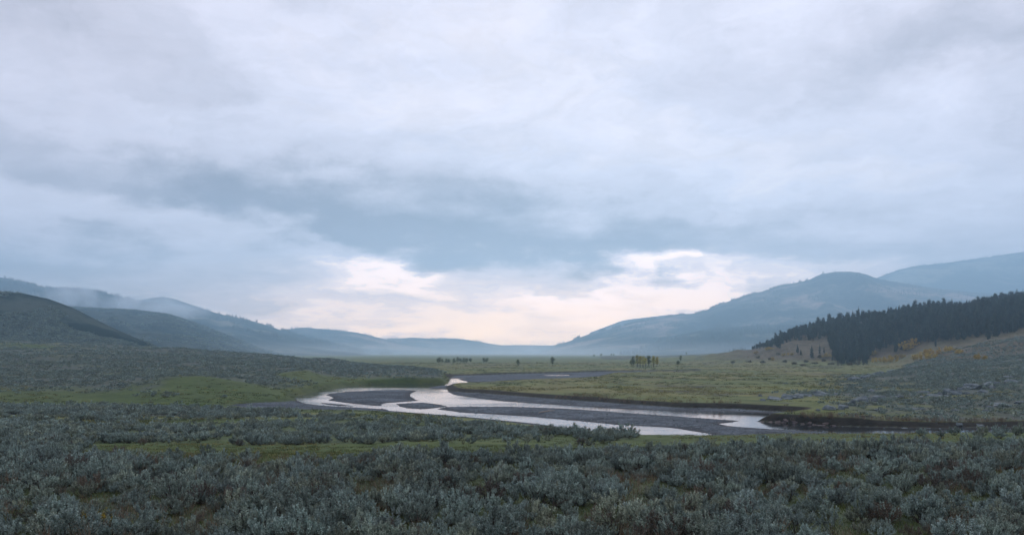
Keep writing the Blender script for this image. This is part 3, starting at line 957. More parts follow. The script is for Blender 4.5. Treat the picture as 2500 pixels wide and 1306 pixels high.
def sagebrush_meshes(seed, R=0.72, Hh=0.82, branches=30, tips=9, per=34, leaf=0.054, open_=0.0):
    """big sagebrush: woody stems from one root, each ending in a spray of upright leafy plumes"""
    g = np.random.default_rng(seed)
    lobes = g.uniform(0, 2 * math.pi, 4)
    stems, lv, tone = [], [], []
    for i in range(branches):
        a = g.uniform(0, 2 * math.pi)
        s = math.sqrt(g.uniform(0.0, 1.0))
        th = s * math.radians(72)
        k = 0.78 + 0.16 * math.cos(2 * a + lobes[0]) + 0.12 * math.cos(3 * a + lobes[1]) + g.normal() * 0.11
        end = np.array([math.cos(a) * math.sin(th) * R, math.sin(a) * math.sin(th) * R, 0.10 + (0.22 + 0.78 * math.cos(th)) * Hh * 0.86]) * k
        root = np.array([g.normal() * 0.05, g.normal() * 0.05, -0.06])
        mid = root * 0.5 + end * 0.5 + np.array([0, 0, -0.10 * s * Hh]) + g.normal(size=3) * 0.04
        path = np.array([root, root * 0.72 + mid * 0.28 + g.normal(size=3) * 0.015, mid, mid * 0.45 + end * 0.55 + g.normal(size=3) * 0.02, end])
        stems.append(tube(path, [0.017, 0.014, 0.010, 0.007, 0.004], 3))
        out = unit(end - np.array([0, 0, 0.12 * Hh]))
        for t in range(tips):
            if g.uniform() < open_:
                continue
            p0 = end + g.normal(size=3) * np.array([0.062, 0.062, 0.05])
            ax = unit(out * 0.55 + np.array([0, 0, 0.75]) + g.normal(size=3) * 0.22)
            ln = g.uniform(0.10, 0.20)
            u = g.uniform(-0.25, 1.0, per)
            b = p0 + ax * (u * ln)[:, None] + g.normal(size=(per, 3)) * 0.010
            d = unit(ax * 0.8 + g.normal(size=(per, 3)) * 0.46)
            lv.append(leaves(b, d, g.uniform(0.7, 1.25, per) * leaf, g.uniform(0.75, 1.2, per) * leaf * 0.50, g))
            tone.append(np.full(per * 3, g.choice([0.62, 0.85, 1.0, 1.12, 1.42])))
            if t % 2 == 0:
                stems.append(tube(np.array([mid * 0.35 + end * 0.65, p0, p0 + ax * ln * 0.6]), [0.005, 0.0035, 0.002], 3))
        # a few inner leaves lower on the stem
        nb = 8
        u = g.uniform(0.45, 1.0, nb)
        b = mid + (end - mid) * u[:, None] + g.normal(size=(nb, 3)) * 0.035
        lv.append(leaves(b, unit(out + g.normal(size=(nb, 3)) * 0.8), g.uniform(0.8, 1.2, nb) * leaf, np.full(nb, leaf * 0.33), g))
        tone.append(np.full(nb * 3, 0.85))
    out_l, out_s = join(lv), join(stems)
    TONE_OF[len(out_l[0]), float(out_l[0][0, 0])] = np.concatenate(tone)
    return out_l, out_s


def stalk_mesh(seed, n=26, h=0.9, spread=0.25, lean=0.25, w=0.010):
    """clump of dry flower stalks / bunch grass"""
    g = np.random.default_rng(seed)
    base = np.concatenate([g.normal(size=(n, 2)) * spread * 0.45, np.full((n, 1), -0.04)], 1)
    d = unit(np.concatenate([g.normal(size=(n, 2)) * lean, np.ones((n, 1))], 1))
    L = h * g.uniform(0.55, 1.1, n)
    side = unit(np.cross(d, g.normal(size=(n, 3))))
    a = base - side * w * 0.5
    b = base + side * w * 0.5
    m1 = base + d * (L * 0.6)[:, None] + side * w * 0.5
    m0 = base + d * (L * 0.6)[:, None] - side * w * 0.5
    bend = g.normal(size=(n, 3)) * [0.06, 0.06, 0.0]
    tip = base + d * L[:, None] + bend
    v = np.stack([a, b, m1, m0, tip], 1).reshape(-1, 3)
    k = np.arange(n)[:, None] * 5
    f = np.concatenate([k + [[0, 1, 2]], k + [[0, 2, 3]], k + [[3, 2, 4]]])
    # seed heads
    nh = n * 4
    i = g.integers(0, n, nh)
    p = base[i] + d[i] * (L[i] * g.uniform(0.62, 1.0, nh))[:, None] + bend[i] * 0.6
    hv, hf = leaves(p, unit(d[i] + g.normal(size=(nh, 3)) * 0.5), np.full(nh, 0.045), np.full(nh, w * 1.3), g)
    return join([(v, f), (hv, hf)])


def grass_mesh(seed, n=46, h=0.16, spread=0.30):
    g = np.random.default_rng(seed)
    base = np.concatenate([g.normal(size=(n, 2)) * spread * 0.5, np.full((n, 1), -0.02)], 1)
    d = unit(np.concatenate([g.normal(size=(n, 2)) * 0.45, np.ones((n, 1))], 1))
    return leaves(base, d, h * g.uniform(0.5, 1.2, n), g.uniform(0.010, 0.020, n), g)


def me_of(name, vf, mat):
    me = mesh_np(name, vf[0], vf[1], [mat])
    if mat is M_SAGE:
        set_tone(me, vf[0])
    return me


# ------------------------------------------------------------------ sagebrush prototypes
SAGE, SAGE_V = [], []
for i in range(10):
    op = [0.0, 0.05, 0.0, 0.18, 0.0, 0.55, 0.05, 0.0, 0.12, 0.45][i]
    R = [0.74, 0.66, 0.82, 0.70, 0.60, 0.78, 0.88, 0.70, 0.64, 0.74][i]
    Hh = [0.84, 0.95, 0.74, 0.88, 0.70, 0.98, 0.86, 0.78, 1.05, 0.9][i]
    lm = M_DRY if i == 9 else M_SAGE
    fo, st = sagebrush_meshes(100 + i, R, Hh, branches=[27, 24, 31, 24, 22, 22, 36, 27, 24, 26][i], open_=op)
    SAGE.append((me_of('sage_foliage', fo, lm), me_of('sage_stem', st, M_STEM), R, Hh))
    SAGE_V.append(fo[0])
STALK = [me_of('stalks', stalk_mesh(200 + i, 24 + 4 * i, [0.75, 0.95, 0.6][i], [0.25, 0.3, 0.35][i], 0.22), M_STALK) for i in range(3)]
GRASS = [me_of('grass', grass_mesh(220 + i, 46, [0.13, 0.20, 0.10][i], 0.32), M_GRASS) for i in range(3)]

# ---- places for the front thicket
GAPS = [(1165, 1205, 38, 26), (1400, 1262, 95, 14), (1560, 1245, 60, 14), (640, 1200, 45, 12), (640, 1292, 60, 14), (400, 1105, 60, 8), (335, 1118, 40, 8), (250, 1282, 46, 12),
        (980, 1298, 70, 10), (1520, 1160, 30, 8), (2070, 1180, 45, 10), (2030, 1292, 80, 10), (460, 1200, 26, 10), (1330, 1296, 40, 8), (1800, 1300, 40, 8), (700, 1130, 50, 8), (1000, 1100, 60, 8), (1850, 1092, 60, 6), (2350, 1215, 30, 8)]


def jitter_points(y0, y1, half, step, rng):
    out = []
    y = y0
    while y < y1:
        w = half * y + 2.5
        k = int(2 * w / step)
        xs = -w + (np.arange(k) + 0.5) * step + rng.uniform(-0.42, 0.42, k) * step
        ys = y + rng.uniform(-0.45, 0.45, k) * step
        out.append(np.stack([xs, ys], -1))
        y += step
    return np.concatenate(out)


pts = jitter_points(24.0, 78.0, 0.70, 1.06, RNG)
cov = grid_get(sage, pts[:, 0], pts[:, 1])
pz = ground_z(pts[:, 0], pts[:, 1])
ppx, ppy = CX + F * pts[:, 0] / pts[:, 1], HY + F * (EYE - pz) / pts[:, 1]
patch = fbm(pts[:, 0] / 3.2, pts[:, 1] / 3.2, 3, 301)
keep = (RNG.uniform(size=len(pts)) < cov * 1.3) & (patch > -0.26)
for gx, gy, rx, ry in GAPS:
    keep &= ((ppx - gx) / rx) ** 2 + ((ppy - gy) / (ry * 1.25)) ** 2 > 1.0
pts, pz, ppx, ppy, patch = pts[keep], pz[keep], ppx[keep], ppy[keep], patch[keep]
big = fbm(pts[:, 0] / 6.0, pts[:, 1] / 6.0, 3, 311)
sc = np.clip(0.74 + big * 0.75 + RNG.normal(size=len(pts)) * 0.20, 0.36, 1.3)
for gx, gy, s in ((1370, 1225, 1.25), (1500, 1230, 1.05), (1290, 1232, 1.1), (2130, 1170, 1.1), (120, 1290, 1.1), (620, 1262, 1.05), (230, 1175, 1.0)):
    i = np.argmin((ppx - gx) ** 2 + ((ppy - gy) * 2) ** 2)
    sc[i] = s
kindi = np.where(RNG.uniform(size=len(pts)) < 0.07, 9, RNG.integers(0, 9, len(pts)))
rot = RNG.uniform(0, 2 * math.pi, len(pts))
vis = (np.abs(pts[:, 0] / pts[:, 1]) < 0.645) & (HY + F * (EYE - pz - 0.75 * sc) / pts[:, 1] < 1306)
size = np.where(vis, sc / pts[:, 1], 0)
order = np.argsort(-size)
N_SINGLE = 296
single, mass = order[:N_SINGLE], np.concatenate([order[N_SINGLE:]])


def plume_word(k, s):
    shape = {0: 'rounded', 1: 'upright', 2: 'spreading', 3: 'loose', 4: 'compact', 5: 'open twiggy', 6: 'broad bushy', 7: 'domed', 8: 'tall narrow', 9: 'dry brownish'}[k]
    bulk = 'large' if s > 0.88 else 'small' if s < 0.6 else 'mid-sized'
    return f'{bulk} {shape} sagebrush'


ONES = 'zero one two three four five six seven eight nine ten eleven twelve thirteen fourteen fifteen sixteen seventeen eighteen nineteen'.split()
TENS = 'x x twenty thirty forty fifty sixty seventy eighty ninety'.split()


def spell(n):
    n = int(round(n))
    if n >= 100:
        return 'hundred'
    return ONES[n] if n < 20 else TENS[n // 10] + ('-' + ONES[n % 10] if n % 10 else '')


def spell_t(v):
    t = int(round(v * 10))
    return f'{spell(t // 10)} point {ONES[t % 10]}' if t % 10 else spell(t // 10)


def where_word(px, py):
    return f'{spell_t(px / 25)} percent across, {spell_t(py / 13.06)} down'


def below_word(px):
    for lim, w in ((250, 'the dark rounded hill'), (480, 'the misty ridge'), (720, 'the green slope'), (1000, 'the round gravel bar'), (1200, 'the wide pool'), (1450, 'the long gravel bar'), (1640, 'the cottonwood grove'), (1850, 'the river fork'), (2050, 'the rocky point'), (2280, 'the descending firs')):
        if px < lim:
            return w
    return 'the fir wood'


def make_sagebrush(k):
    root = bpy.data.objects.new('sagebrush', None)
    COL.objects.link(root)
    root.empty_display_size = 0.3
    add('foliage', SAGE[k][0], root)
    add('stem', SAGE[k][1], root)
    return root


def copy_tree(o):
    c = o.copy()
    COL.objects.link(c)
    for ch in list(o.children):
        d = ch.copy()
        COL.objects.link(d)
        d.parent = c
    return c


used = {}


def once(label, y):
    """no two labels alike: the second of a close pair is called by which of the two stands farther back"""
    if label in used:
        tail = label.split(' ', 1)[1]
        for w in (['rear', 'rearmost'] if y > used[label] else ['nearer', 'nearest']):
            if f'{w} {tail}' not in used:
                label = f'{w} {tail}'
                break
    used.setdefault(label, y)
    return label


first = {}
for i in single:
    k = int(kindi[i])
    if k not in first:
        first[k] = o = make_sagebrush(k)
    else:
        o = copy_tree(first[k])
    s = float(sc[i])
    o.location = (float(pts[i, 0]), float(pts[i, 1]), float(pz[i]) - 0.02)
    o.rotation_euler = (float(RNG.normal() * 0.06), float(RNG.normal() * 0.06), float(rot[i]))
    o.scale = (s, s, s * float(RNG.uniform(0.88, 1.12)))
    mx_, my_ = CX + F * pts[i, 0] / pts[i, 1], HY + F * (EYE - pz[i] - 0.45 * s) / pts[i, 1]
    tag(o, once(f'{plume_word(k, s)} below {below_word(mx_)}, {spell(mx_ / 25)} percent across, {spell(my_ / 13.06)} down', pts[i, 1]), 'sagebrush', 'sagebrush in the front thicket')


# ------------------------------------------------------------------ masses: geometry-node scatters, one object each
def proto_collection(name, protos):
    """an unlinked collection of source shapes for a scatter"""
    c = bpy.data.collections.new(name)
    for i, mes in enumerate(protos):
        c.objects.link(bpy.data.objects.new(f'{name}_{i:02d}', mes))
    return c


def scatter(name, label, P, scale, rotz, which, coll, tilt=0.06):
    """points -> real copies of the source plants"""
    n = len(P)
    me = bpy.data.meshes.new(name)
    me.vertices.add(n)
    me.vertices.foreach_set('co', np.asarray(P, dtype=np.float32).ravel())
    a = me.attributes.new('size', 'FLOAT_VECTOR', 'POINT')
    sc3 = np.asarray(scale, dtype=np.float32)
    if sc3.ndim == 1:
        sc3 = np.repeat(sc3[:, None], 3, 1)
    a.data.foreach_set('vector', sc3.ravel())
    a = me.attributes.new('turn', 'FLOAT_VECTOR', 'POINT')
    r = np.stack([RNG.normal(size=n) * tilt, RNG.normal(size=n) * tilt, np.asarray(rotz)], -1).astype(np.float32)
    a.data.foreach_set('vector', r.ravel())
    a = me.attributes.new('which', 'INT', 'POINT')
    a.data.foreach_set('value', np.asarray(which, dtype=np.int32))
    o = add(name, me)
    tag(o, label, None, None, 'stuff')
    gt = bpy.data.node_groups.new(name, 'GeometryNodeTree')
    gt.interface.new_socket('Geometry', in_out='INPUT', socket_type='NodeSocketGeometry')
    gt.interface.new_socket('Geometry', in_out='OUTPUT', socket_type='NodeSocketGeometry')
    gi, go = gt.nodes.new('NodeGroupInput'), gt.nodes.new('NodeGroupOutput')
    ip = gt.nodes.new('GeometryNodeInstanceOnPoints')
    ci = gt.nodes.new('GeometryNodeCollectionInfo')
    ci.inputs['Collection'].default_value = coll
    ci.inputs['Separate Children'].default_value = True
    ci.inputs['Reset Children'].default_value = True
    ip.inputs['Pick Instance'].default_value = True

    def attr(nm, t):
        nd = gt.nodes.new('GeometryNodeInputNamedAttribute')
        nd.data_type = t
        nd.inputs['Name'].default_value = nm
        return nd.outputs[0]
    gt.links.new(gi.outputs[0], ip.inputs['Points'])
    gt.links.new(ci.outputs[0], ip.inputs['Instance'])
    gt.links.new(attr('which', 'INT'), ip.inputs['Instance Index'])
    e2r = gt.nodes.new('FunctionNodeEulerToRotation')
    gt.links.new(attr('turn', 'FLOAT_VECTOR'), e2r.inputs[0])
    gt.links.new(e2r.outputs[0], ip.inputs['Rotation'])
    gt.links.new(attr('size', 'FLOAT_VECTOR'), ip.inputs['Scale'])
    gt.links.new(ip.outputs[0], go.inputs[0])
    md = o.modifiers.new('scatter', 'NODES')
    md.node_group = gt
    return o


def two_mat(name, vf_a, mat_a, vf_b, mat_b, tone_key=None):
    v, f = join([vf_a, vf_b])
    me = mesh_np(name, v, f, [mat_a, mat_b], False, np.concatenate([np.zeros(len(vf_a[1])), np.ones(len(vf_b[1]))]))
    if mat_a is M_SAGE:
        set_tone(me, tone_key if tone_key is not None else vf_a[0], len(v))
    return me


def arrays(me):
    v = np.empty(len(me.vertices) * 3, np.float32)
    me.vertices.foreach_get('co', v)
    f = np.empty(len(me.loops), np.int32)
    me.loops.foreach_get('vertex_index', f)
    return v.reshape(-1, 3), f.reshape(-1, 3)


FULL = proto_collection('brush', [two_mat('brush', arrays(q[0]), q[0].materials[0], arrays(q[1]), M_STEM, kv) for q, kv in zip(SAGE, SAGE_V)])
MID = []
for i in range(7):
    fo, st = sagebrush_meshes(140 + i, [0.8, 0.7, 0.9, 0.75, 0.85, 0.65, 0.95][i], [0.8, 0.95, 0.75, 0.85, 1.0, 0.7, 0.85][i], 20, 5, 12, 0.115, 0.05)
    MID.append(two_mat('brush_mid', fo, M_SAGE, st, M_STEM))
MIDC = proto_collection('brush_mid', MID)
FARM = []
for i in range(6):
    fo, st = sagebrush_meshes(160 + i, 0.95, [0.75, 0.9, 0.65, 0.8, 0.7, 0.85][i], 11, 2, 9, 0.26, 0.1)
    FARM.append(me_of('brush_far', fo, M_SAGE))
FARC = proto_collection('brush_far', FARM)

# front thicket behind the nearest plants, and the second belt down to the river
P1 = np.column_stack([pts[mass], pz[mass] - 0.02])
b_pts = jitter_points(56, 190, 0.70, 1.12, RNG)
b_cov = grid_get(sage, b_pts[:, 0], b_pts[:, 1])
b_keep = RNG.uniform(size=len(b_pts)) < b_cov * 0.9
b_keep &= fbm(b_pts[:, 0] / 5, b_pts[:, 1] / 7, 3, 321) > -0.22
b_pts = b_pts[b_keep & (b_pts[:, 0] / b_pts[:, 1] < 0.2)]
# odd plants out on the turf strip and the right-hand bank
odd = np.array([(1472, 1082, 1.0), (1530, 1068, 0.6), (1552, 1068, 0.7), (1640, 1070, 0.5), (1862, 1068, 0.5), (1340, 1062, 0.8), (1150, 1082, 0.7), (905, 1084, 0.8), (2250, 1064, 1.0), (2330, 1062, 1.1), (2400, 1060, 1.2), (2440, 1061, 1.4), (2480, 1062, 1.4), (2390, 1068, 0.9), (2440, 1070, 1.0), (1450, 1078, 0.6), (700, 1086, 0.8), (2300, 1070, 0.8)])
o_pts = []
for a, b, s in odd:
    yy = np.linspace(50, 118, 200)
    xx = (a - CX) / F * yy
    rowp = HY + F * (EYE - ground_z(xx, yy)) / yy
    j = int(np.argmin(np.abs(rowp - b)))
    o_pts.append((xx[j], yy[j], s))
o_pts = np.array(o_pts)
# the tall row on the river edge, middle of the picture
edge = []
for a in np.arange(1180, 1530, 9.0):
    y_ = np.interp(a, [1180, 1300, 1400, 1520], [118, 98, 90, 87]) + RNG.normal() * 2.2
    if 1338 < a < 1352 or 1285 < a < 1292:
        continue
    edge.append(((a + RNG.normal() * 4 - CX) / F * y_, y_, (1.12 if a > 1350 else 0.8) * RNG.uniform(0.75, 1.2) * np.interp(a, [1480, 1530], [1, 0.5])))
edge = np.array(edge)
B2 = np.concatenate([b_pts, o_pts[:, :2], edge[:, :2]])
big2 = fbm(b_pts[:, 0] / 8, b_pts[:, 1] / 8, 3, 331)
S2 = np.concatenate([np.clip(0.70 + big2 * 0.8 + RNG.normal(size=len(b_pts)) * 0.2, 0.45, 1.6), o_pts[:, 2], edge[:, 2]])
P2 = np.column_stack([B2, ground_z(B2[:, 0], B2[:, 1]) - 0.03])
near2 = (P2[:, 1] < 75) | (np.arange(len(P2)) >= len(b_pts))
Pn = np.concatenate([P1, P2[near2]])
Sn = np.concatenate([sc[mass], S2[near2]])
scatter('sagebrush_thicket', 'dense grey-green sagebrush thicket covering the front slope', Pn, Sn, RNG.uniform(0, 6.28, len(Pn)), np.where(RNG.uniform(size=len(Pn)) < 0.07, 9, RNG.integers(0, 9, len(Pn))), FULL)
Pm, Sm = P2[~near2], S2[~near2]
scatter('sagebrush_belt', 'belt of sagebrush between the turf strip and the river', Pm, Sm, RNG.uniform(0, 6.28, len(Pm)), RNG.integers(0, 7, len(Pm)), MIDC)

# sage on the terrace and on the right-hand hillside
fp = []
for y0, y1, st_ in ((128, 300, 1.55), (300, 460, 2.1), (460, 820, 3.2)):
    fp.append(jitter_points(y0, y1, 0.70, st_, RNG))
fp = np.concatenate(fp)
fc = grid_get(sage, fp[:, 0], fp[:, 1])
fk = RNG.uniform(size=len(fp)) < fc * 0.85
fp = fp[fk & (fbm(fp[:, 0] / 9, fp[:, 1] / 14, 3, 341) > -0.25)]
fz = ground_z(fp[:, 0], fp[:, 1])
fs_c = np.clip(0.95 + RNG.normal(size=len(fp)) * 0.25, 0.45, 1.7) * np.interp(fp[:, 1], [130, 165, 300, 500, 800], [0.7, 0.72, 0.9, 1.1, 1.4])
hb, hs = [], []
for hn, n_, p0, p1, s0 in (('L1', 15000, -80, 440, 2.3), ('L2', 13000, 150, 720, 3.4)):
    hp, ht = RNG.uniform(p0, p1, n_), RNG.uniform(0.03, 1.0, n_)
    q = H[hn](hp, ht)
    draw = np.abs(fbm(q[:, 0] / 150, q[:, 1] / 420, 4, 851)) < 0.05          # brush gathers along the draws
    drift = fbm(q[:, 0] / 60, q[:, 1] / 110, 4, 853) > 0.10                    # and in loose drifts between them
    k_ = draw | (drift & (RNG.uniform(size=n_) < 0.6))
    hb.append(q[k_])
    hs.append(s0 * RNG.uniform(0.5, 1.2, int(k_.sum())))
hb, hs = np.concatenate(hb), np.concatenate(hs)
fp = np.concatenate([fp, hb[:, :2]])
fz = np.concatenate([fz, hb[:, 2]])
fs_c = np.concatenate([fs_c, hs])
scatter('sagebrush_slope', 'sagebrush speckling the terrace and the right hillside', np.column_stack([fp, fz - 0.05]), np.stack([fs_c, fs_c, fs_c * 0.8], -1), RNG.uniform(0, 6.28, len(fp)), RNG.integers(0, 6, len(fp)), FARC)

# turf and dry stalks on the front slope
gp = jitter_points(22.0, 70, 0.70, 0.42, RNG)
gk = RNG.uniform(size=len(gp)) < np.interp(gp[:, 1], [14, 40, 70], [0.95, 0.7, 0.3])
gp = gp[gk]
gz = ground_z(gp[:, 0], gp[:, 1])
scatter('grass', 'short green grass between the sagebrush', np.column_stack([gp, gz]), RNG.uniform(0.7, 1.5, len(gp)), RNG.uniform(0, 6.28, len(gp)), RNG.integers(0, 3, len(gp)), proto_collection('turf', GRASS))
dp = jitter_points(22.0, 54, 0.70, 0.9, RNG)
dn = fbm(dp[:, 0] / 3.0, dp[:, 1] / 3.0, 3, 351)
dp = dp[(dn > 0.06) & (RNG.uniform(size=len(dp)) < 0.8)]
# straw tufts along the far banks and in the meadow
def along(poly, a, b, n, off, spread):
    seg = world_poly(poly)
    i = RNG.integers(a, b, n)
    t = RNG.uniform(size=(n, 1))
    p = seg[i] * (1 - t) + seg[i + 1] * t
    return p + np.stack([RNG.normal(size=n) * spread, off + np.abs(RNG.normal(size=n)) * spread], -1)
tp = along(FAR_BANK, 1, 5, 160, 2.0, 0.8)
tp = np.concatenate([tp, along(FAR_BANK, 12, 16, 120, 2.4, 1.4)])
dz_ = ground_z(dp[:, 0], dp[:, 1])
allp = np.concatenate([np.column_stack([dp, dz_]), np.column_stack([tp, ground_z(tp[:, 0], tp[:, 1])])])
dsc = np.concatenate([RNG.uniform(0.6, 1.1, len(dp)), RNG.uniform(0.8, 1.3, len(tp))])
scatter('dry_grass', 'dry tan stalks standing among the sagebrush', allp, dsc, RNG.uniform(0, 6.28, len(allp)), RNG.integers(0, 3, len(allp)), proto_collection('stalks', STALK), 0.1)


# ---- tufts that break up the meadow: straw, sedge and rusty forbs in drifts
def tuft(seed, mat, h, n=26, spread=0.9, w=0.12):
    g = np.random.default_rng(seed)
    b = np.concatenate([g.normal(size=(n, 2)) * spread * 0.5, np.full((n, 1), -0.03)], 1)
    d = unit(np.concatenate([g.normal(size=(n, 2)) * 0.7, np.ones((n, 1))], 1))
    return me_of('tuft', leaves(b, d, h * g.uniform(0.5, 1.3, n), w * g.uniform(0.6, 1.4, n), g), mat)


M_SEDGE = leaf_mat('sedge', [(0.028, 0.042, 0.024), (0.050, 0.070, 0.032), (0.08, 0.10, 0.04)], 0.8)
M_RUST = leaf_mat('rusty_forb', [(0.05, 0.046, 0.032), (0.085, 0.075, 0.048), (0.13, 0.11, 0.07)], 0.8)
M_STRAW = leaf_mat('straw', [(0.09, 0.10, 0.042), (0.165, 0.168, 0.068), (0.27, 0.25, 0.12)], 0.8)
TUFT = [tuft(230, M_STRAW, 0.42), tuft(231, M_STRAW, 0.30), tuft(232, M_SEDGE, 0.40), tuft(233, M_SEDGE, 0.28), tuft(234, M_RUST, 0.34), tuft(235, M_GRASS, 0.32)]
mt = np.concatenate([jitter_points(52, 90, 0.70, 1.0, RNG), jitter_points(90, 126, 0.70, 1.3, RNG), jitter_points(126, 260, 0.70, 1.9, RNG), jitter_points(260, 420, 0.70, 3.0, RNG), jitter_points(420, 900, 0.70, 5.5, RNG)])
mu = mt[:, 0] / mt[:, 1]
mk = (grid_get(GRAVEL, mt[:, 0], mt[:, 1]) < 0.2) & (grid_get(sage, mt[:, 0], mt[:, 1]) < 0.5) & (grid_get(BANK, mt[:, 0], mt[:, 1]) < 0.3)
d1 = fbm(mt[:, 0] / 34, mt[:, 1] / 48, 4, 361)
d2 = fbm(mt[:, 0] / 11, mt[:, 1] / 15, 3, 371)
mk &= (d2 + RNG.normal(size=len(mt)) * 0.12 > 0.03)
mt, d1 = mt[mk], d1[mk]
kind_m = np.where(d1 > 0.11, RNG.integers(0, 2, len(mt)), np.where(d1 < -0.16, np.array([2, 3, 5])[RNG.integers(0, 3, len(mt))], np.array([0, 1, 2, 3, 4, 5, 5, 5, 5])[RNG.integers(0, 9, len(mt))]))
ms = RNG.uniform(0.6, 1.3, len(mt)) * np.interp(mt[:, 1], [52, 90, 126, 260, 420, 900], [0.28, 0.4, 0.8, 1.0, 1.5, 2.2])
scatter('meadow_grass', 'tufts of straw-coloured grass and dark sedge in the meadow', np.column_stack([mt, ground_z(mt[:, 0], mt[:, 1])]), np.stack([ms, ms, np.minimum(ms, 1.2)], -1), RNG.uniform(0, 6.28, len(mt)), kind_m, proto_collection('tuft', TUFT))


# ------------------------------------------------------------------ rabbitbrush in bloom and bare dead brush
def place(px, py, y0=22.0, y1=60.0):
    """ground point seen at a surveyed picture point"""
    yy = np.concatenate([np.linspace(y0, y1, 4000)])
    xx = (px - CX) / F * yy
    r = HY + F * (EYE - ground_z(xx, yy)) / yy
    ok = np.where(r <= py)[0]
    j = int(ok[0]) if len(ok) else len(yy) - 1
    return float(xx[j]), float(yy[j]), float(ground_z(xx[j], yy[j]))


def rabbitbrush(px, py, s, label):
    g = np.random.default_rng(int(px))
    fo, st = sagebrush_meshes(int(px), 0.42 * s, 0.46 * s, 22, 4, 14, 0.05)
    x, y, z = place(px, py)
    root = bpy.data.objects.new('rabbitbrush', None)
    COL.objects.link(root)
    root.location = (x, y, z)
    add('foliage', me_of('rabbitbrush_foliage', fo, M_GRASS), root)
    add('stem', me_of('rabbitbrush_stem', st, M_STEM), root)
    v, f = fo
    tips = v[f[:, 2]]
    tips = tips[tips[:, 2] > np.percentile(tips[:, 2], 58)]
    k = min(len(tips), 620)
    b = tips[g.choice(len(tips), k, False)] + g.normal(size=(k, 3)) * 0.012
    add('flower_head', me_of('flower_head', leaves(b, unit(g.normal(size=(k, 3)) + [0, 0, 0.6]), np.full(k, 0.040), np.full(k, 0.034), g), M_YELLOW), root)
    tag(root, label, 'rabbitbrush', 'rabbitbrush in bloom')


rabbitbrush(228, 1296, 1.15, 'yellow-flowered rabbitbrush clump near the lower left corner among sagebrush')
rabbitbrush(256, 1294, 0.62, 'small faded yellow rabbitbrush right beside the bigger yellow clump')


def branch_bush(name, px, py, s, seed, label, cat, group):
    """leafless, crooked dead brush"""
    g = np.random.default_rng(seed)
    x, y, z = place(px, py, 22, 118)
    root = bpy.data.objects.new(name, None)
    COL.objects.link(root)
    root.location = (x, y, z)
    for b in range(5):
        a, th = g.uniform(0, 6.28), g.uniform(0.4, 1.2)
        p = [np.array([0, 0, -0.05])]
        d = np.array([math.cos(a) * math.sin(th), math.sin(a) * math.sin(th), math.cos(th)])
        for k in range(6):
            d = unit(d + g.normal(size=3) * 0.35)
            p.append(p[-1] + d * 0.16 * s)
        ts = [tube(p, np.linspace(0.022, 0.006, 7) * s, 4)]
        for k in range(5):
            q = p[g.integers(2, 6)]
            d2 = unit(d + g.normal(size=3) * 0.8)
            ts.append(tube([q, q + d2 * 0.12 * s, q + unit(d2 + g.normal(size=3) * 0.4) * 0.26 * s], [0.009 * s, 0.006 * s, 0.003 * s], 3))
        add('branch', me_of('branch', join(ts), M_STEM), root)
    tag(root, label, cat, group)


for px, py, s, sd_, lb in ((1425, 1086, 1.3, 1, 'bare crooked dead brush lying on the green strip before the river'), (1130, 1084, 0.9, 2, 'small dark dead twigs on the green strip left of centre'), (728, 1082, 0.9, 3, 'leafless dark shrub on the turf strip left of the river'), (1560, 1262, 1.0, 4, 'crooked bare branches under the big sagebrush by the grassy gap'), (1345, 1250, 1.1, 5, 'dark dead branches under the biggest sagebrush in the front thicket'), (2110, 1068, 0.8, 6, 'thin bare shrub on the bright turf at the right')):
    branch_bush('dead_brush', px, py, s, sd_, lb, 'dead brush', 'dead brush on the turf')
# ------------------------------------------------------------------ trees
def conifer(seed, h=16.0, r=2.6, whorls=22, per=9):
    """fir: tapered trunk, tiers of drooping boughs with ragged ends; returns trunk, crown"""
    g = np.random.default_rng(seed)
    trunk = tube([(0, 0, -0.8), (0, 0, h * 0.4), (g.normal() * 0.1, 0, h * 0.98)], [h * 0.017, h * 0.011, 0.03], 6)
    vs, fs, k = [], [], 0
    for w in range(whorls):
        t = (w + 0.4) / whorls
        z = h * (0.10 + 0.88 * t)
        prof = (1 - t) ** 0.62 * (0.75 + 0.5 * g.uniform())
        if t < 0.12:
            prof *= 0.75
        for b in range(per if t < 0.8 else max(4, per - 4)):
            if g.uniform() < 0.12:
                continue
            a = g.uniform(0, 6.283)
            L = max(0.25, r * prof * g.uniform(0.65, 1.2))
            wd = L * g.uniform(0.34, 0.55) + 0.12
            d = np.array([math.cos(a), math.sin(a), 0.0])
            s = np.array([-d[1], d[0], 0.0])
            zz = z + g.normal() * h * 0.014
            o = np.array([0, 0, zz])
            droop = g.uniform(0.12, 0.45) * L
            p0 = o + d * 0.05
            p1 = o + d * L * 0.55 + s * wd * 0.6 + [0, 0, -droop * 0.55]
            p2 = o + d * L * 0.55 - s * wd * 0.6 + [0, 0, -droop * 0.65]
            p3 = o + d * L + s * g.normal() * 0.1 + [0, 0, -droop + 0.1 * L]
            p4 = o + d * L * 0.5 + [0, 0, 0.16 * L]
            p5 = o + d * L * 0.75 + s * wd * 0.2 + [0, 0, -droop - 0.16 * L]
            vs.append([p0, p1, p2, p3, p4, p5])
            fs += [(k, k + 1, k + 4), (k, k + 4, k + 2), (k + 1, k + 3, k + 4), (k + 4, k + 3, k + 2), (k + 1, k + 5, k + 3), (k + 2, k + 5, k + 1)]
            k += 6
    v = np.array(vs).reshape(-1, 3)
    f = np.array(fs)
    tip = np.array([[0.12, 0, h * 0.93], [-0.10, 0.1, h * 0.93], [-0.05, -0.12, h * 0.93], [0, 0, h * 1.02]])
    return trunk, join([(v, f), (tip, np.array([(0, 1, 3), (1, 2, 3), (2, 0, 3)]))])


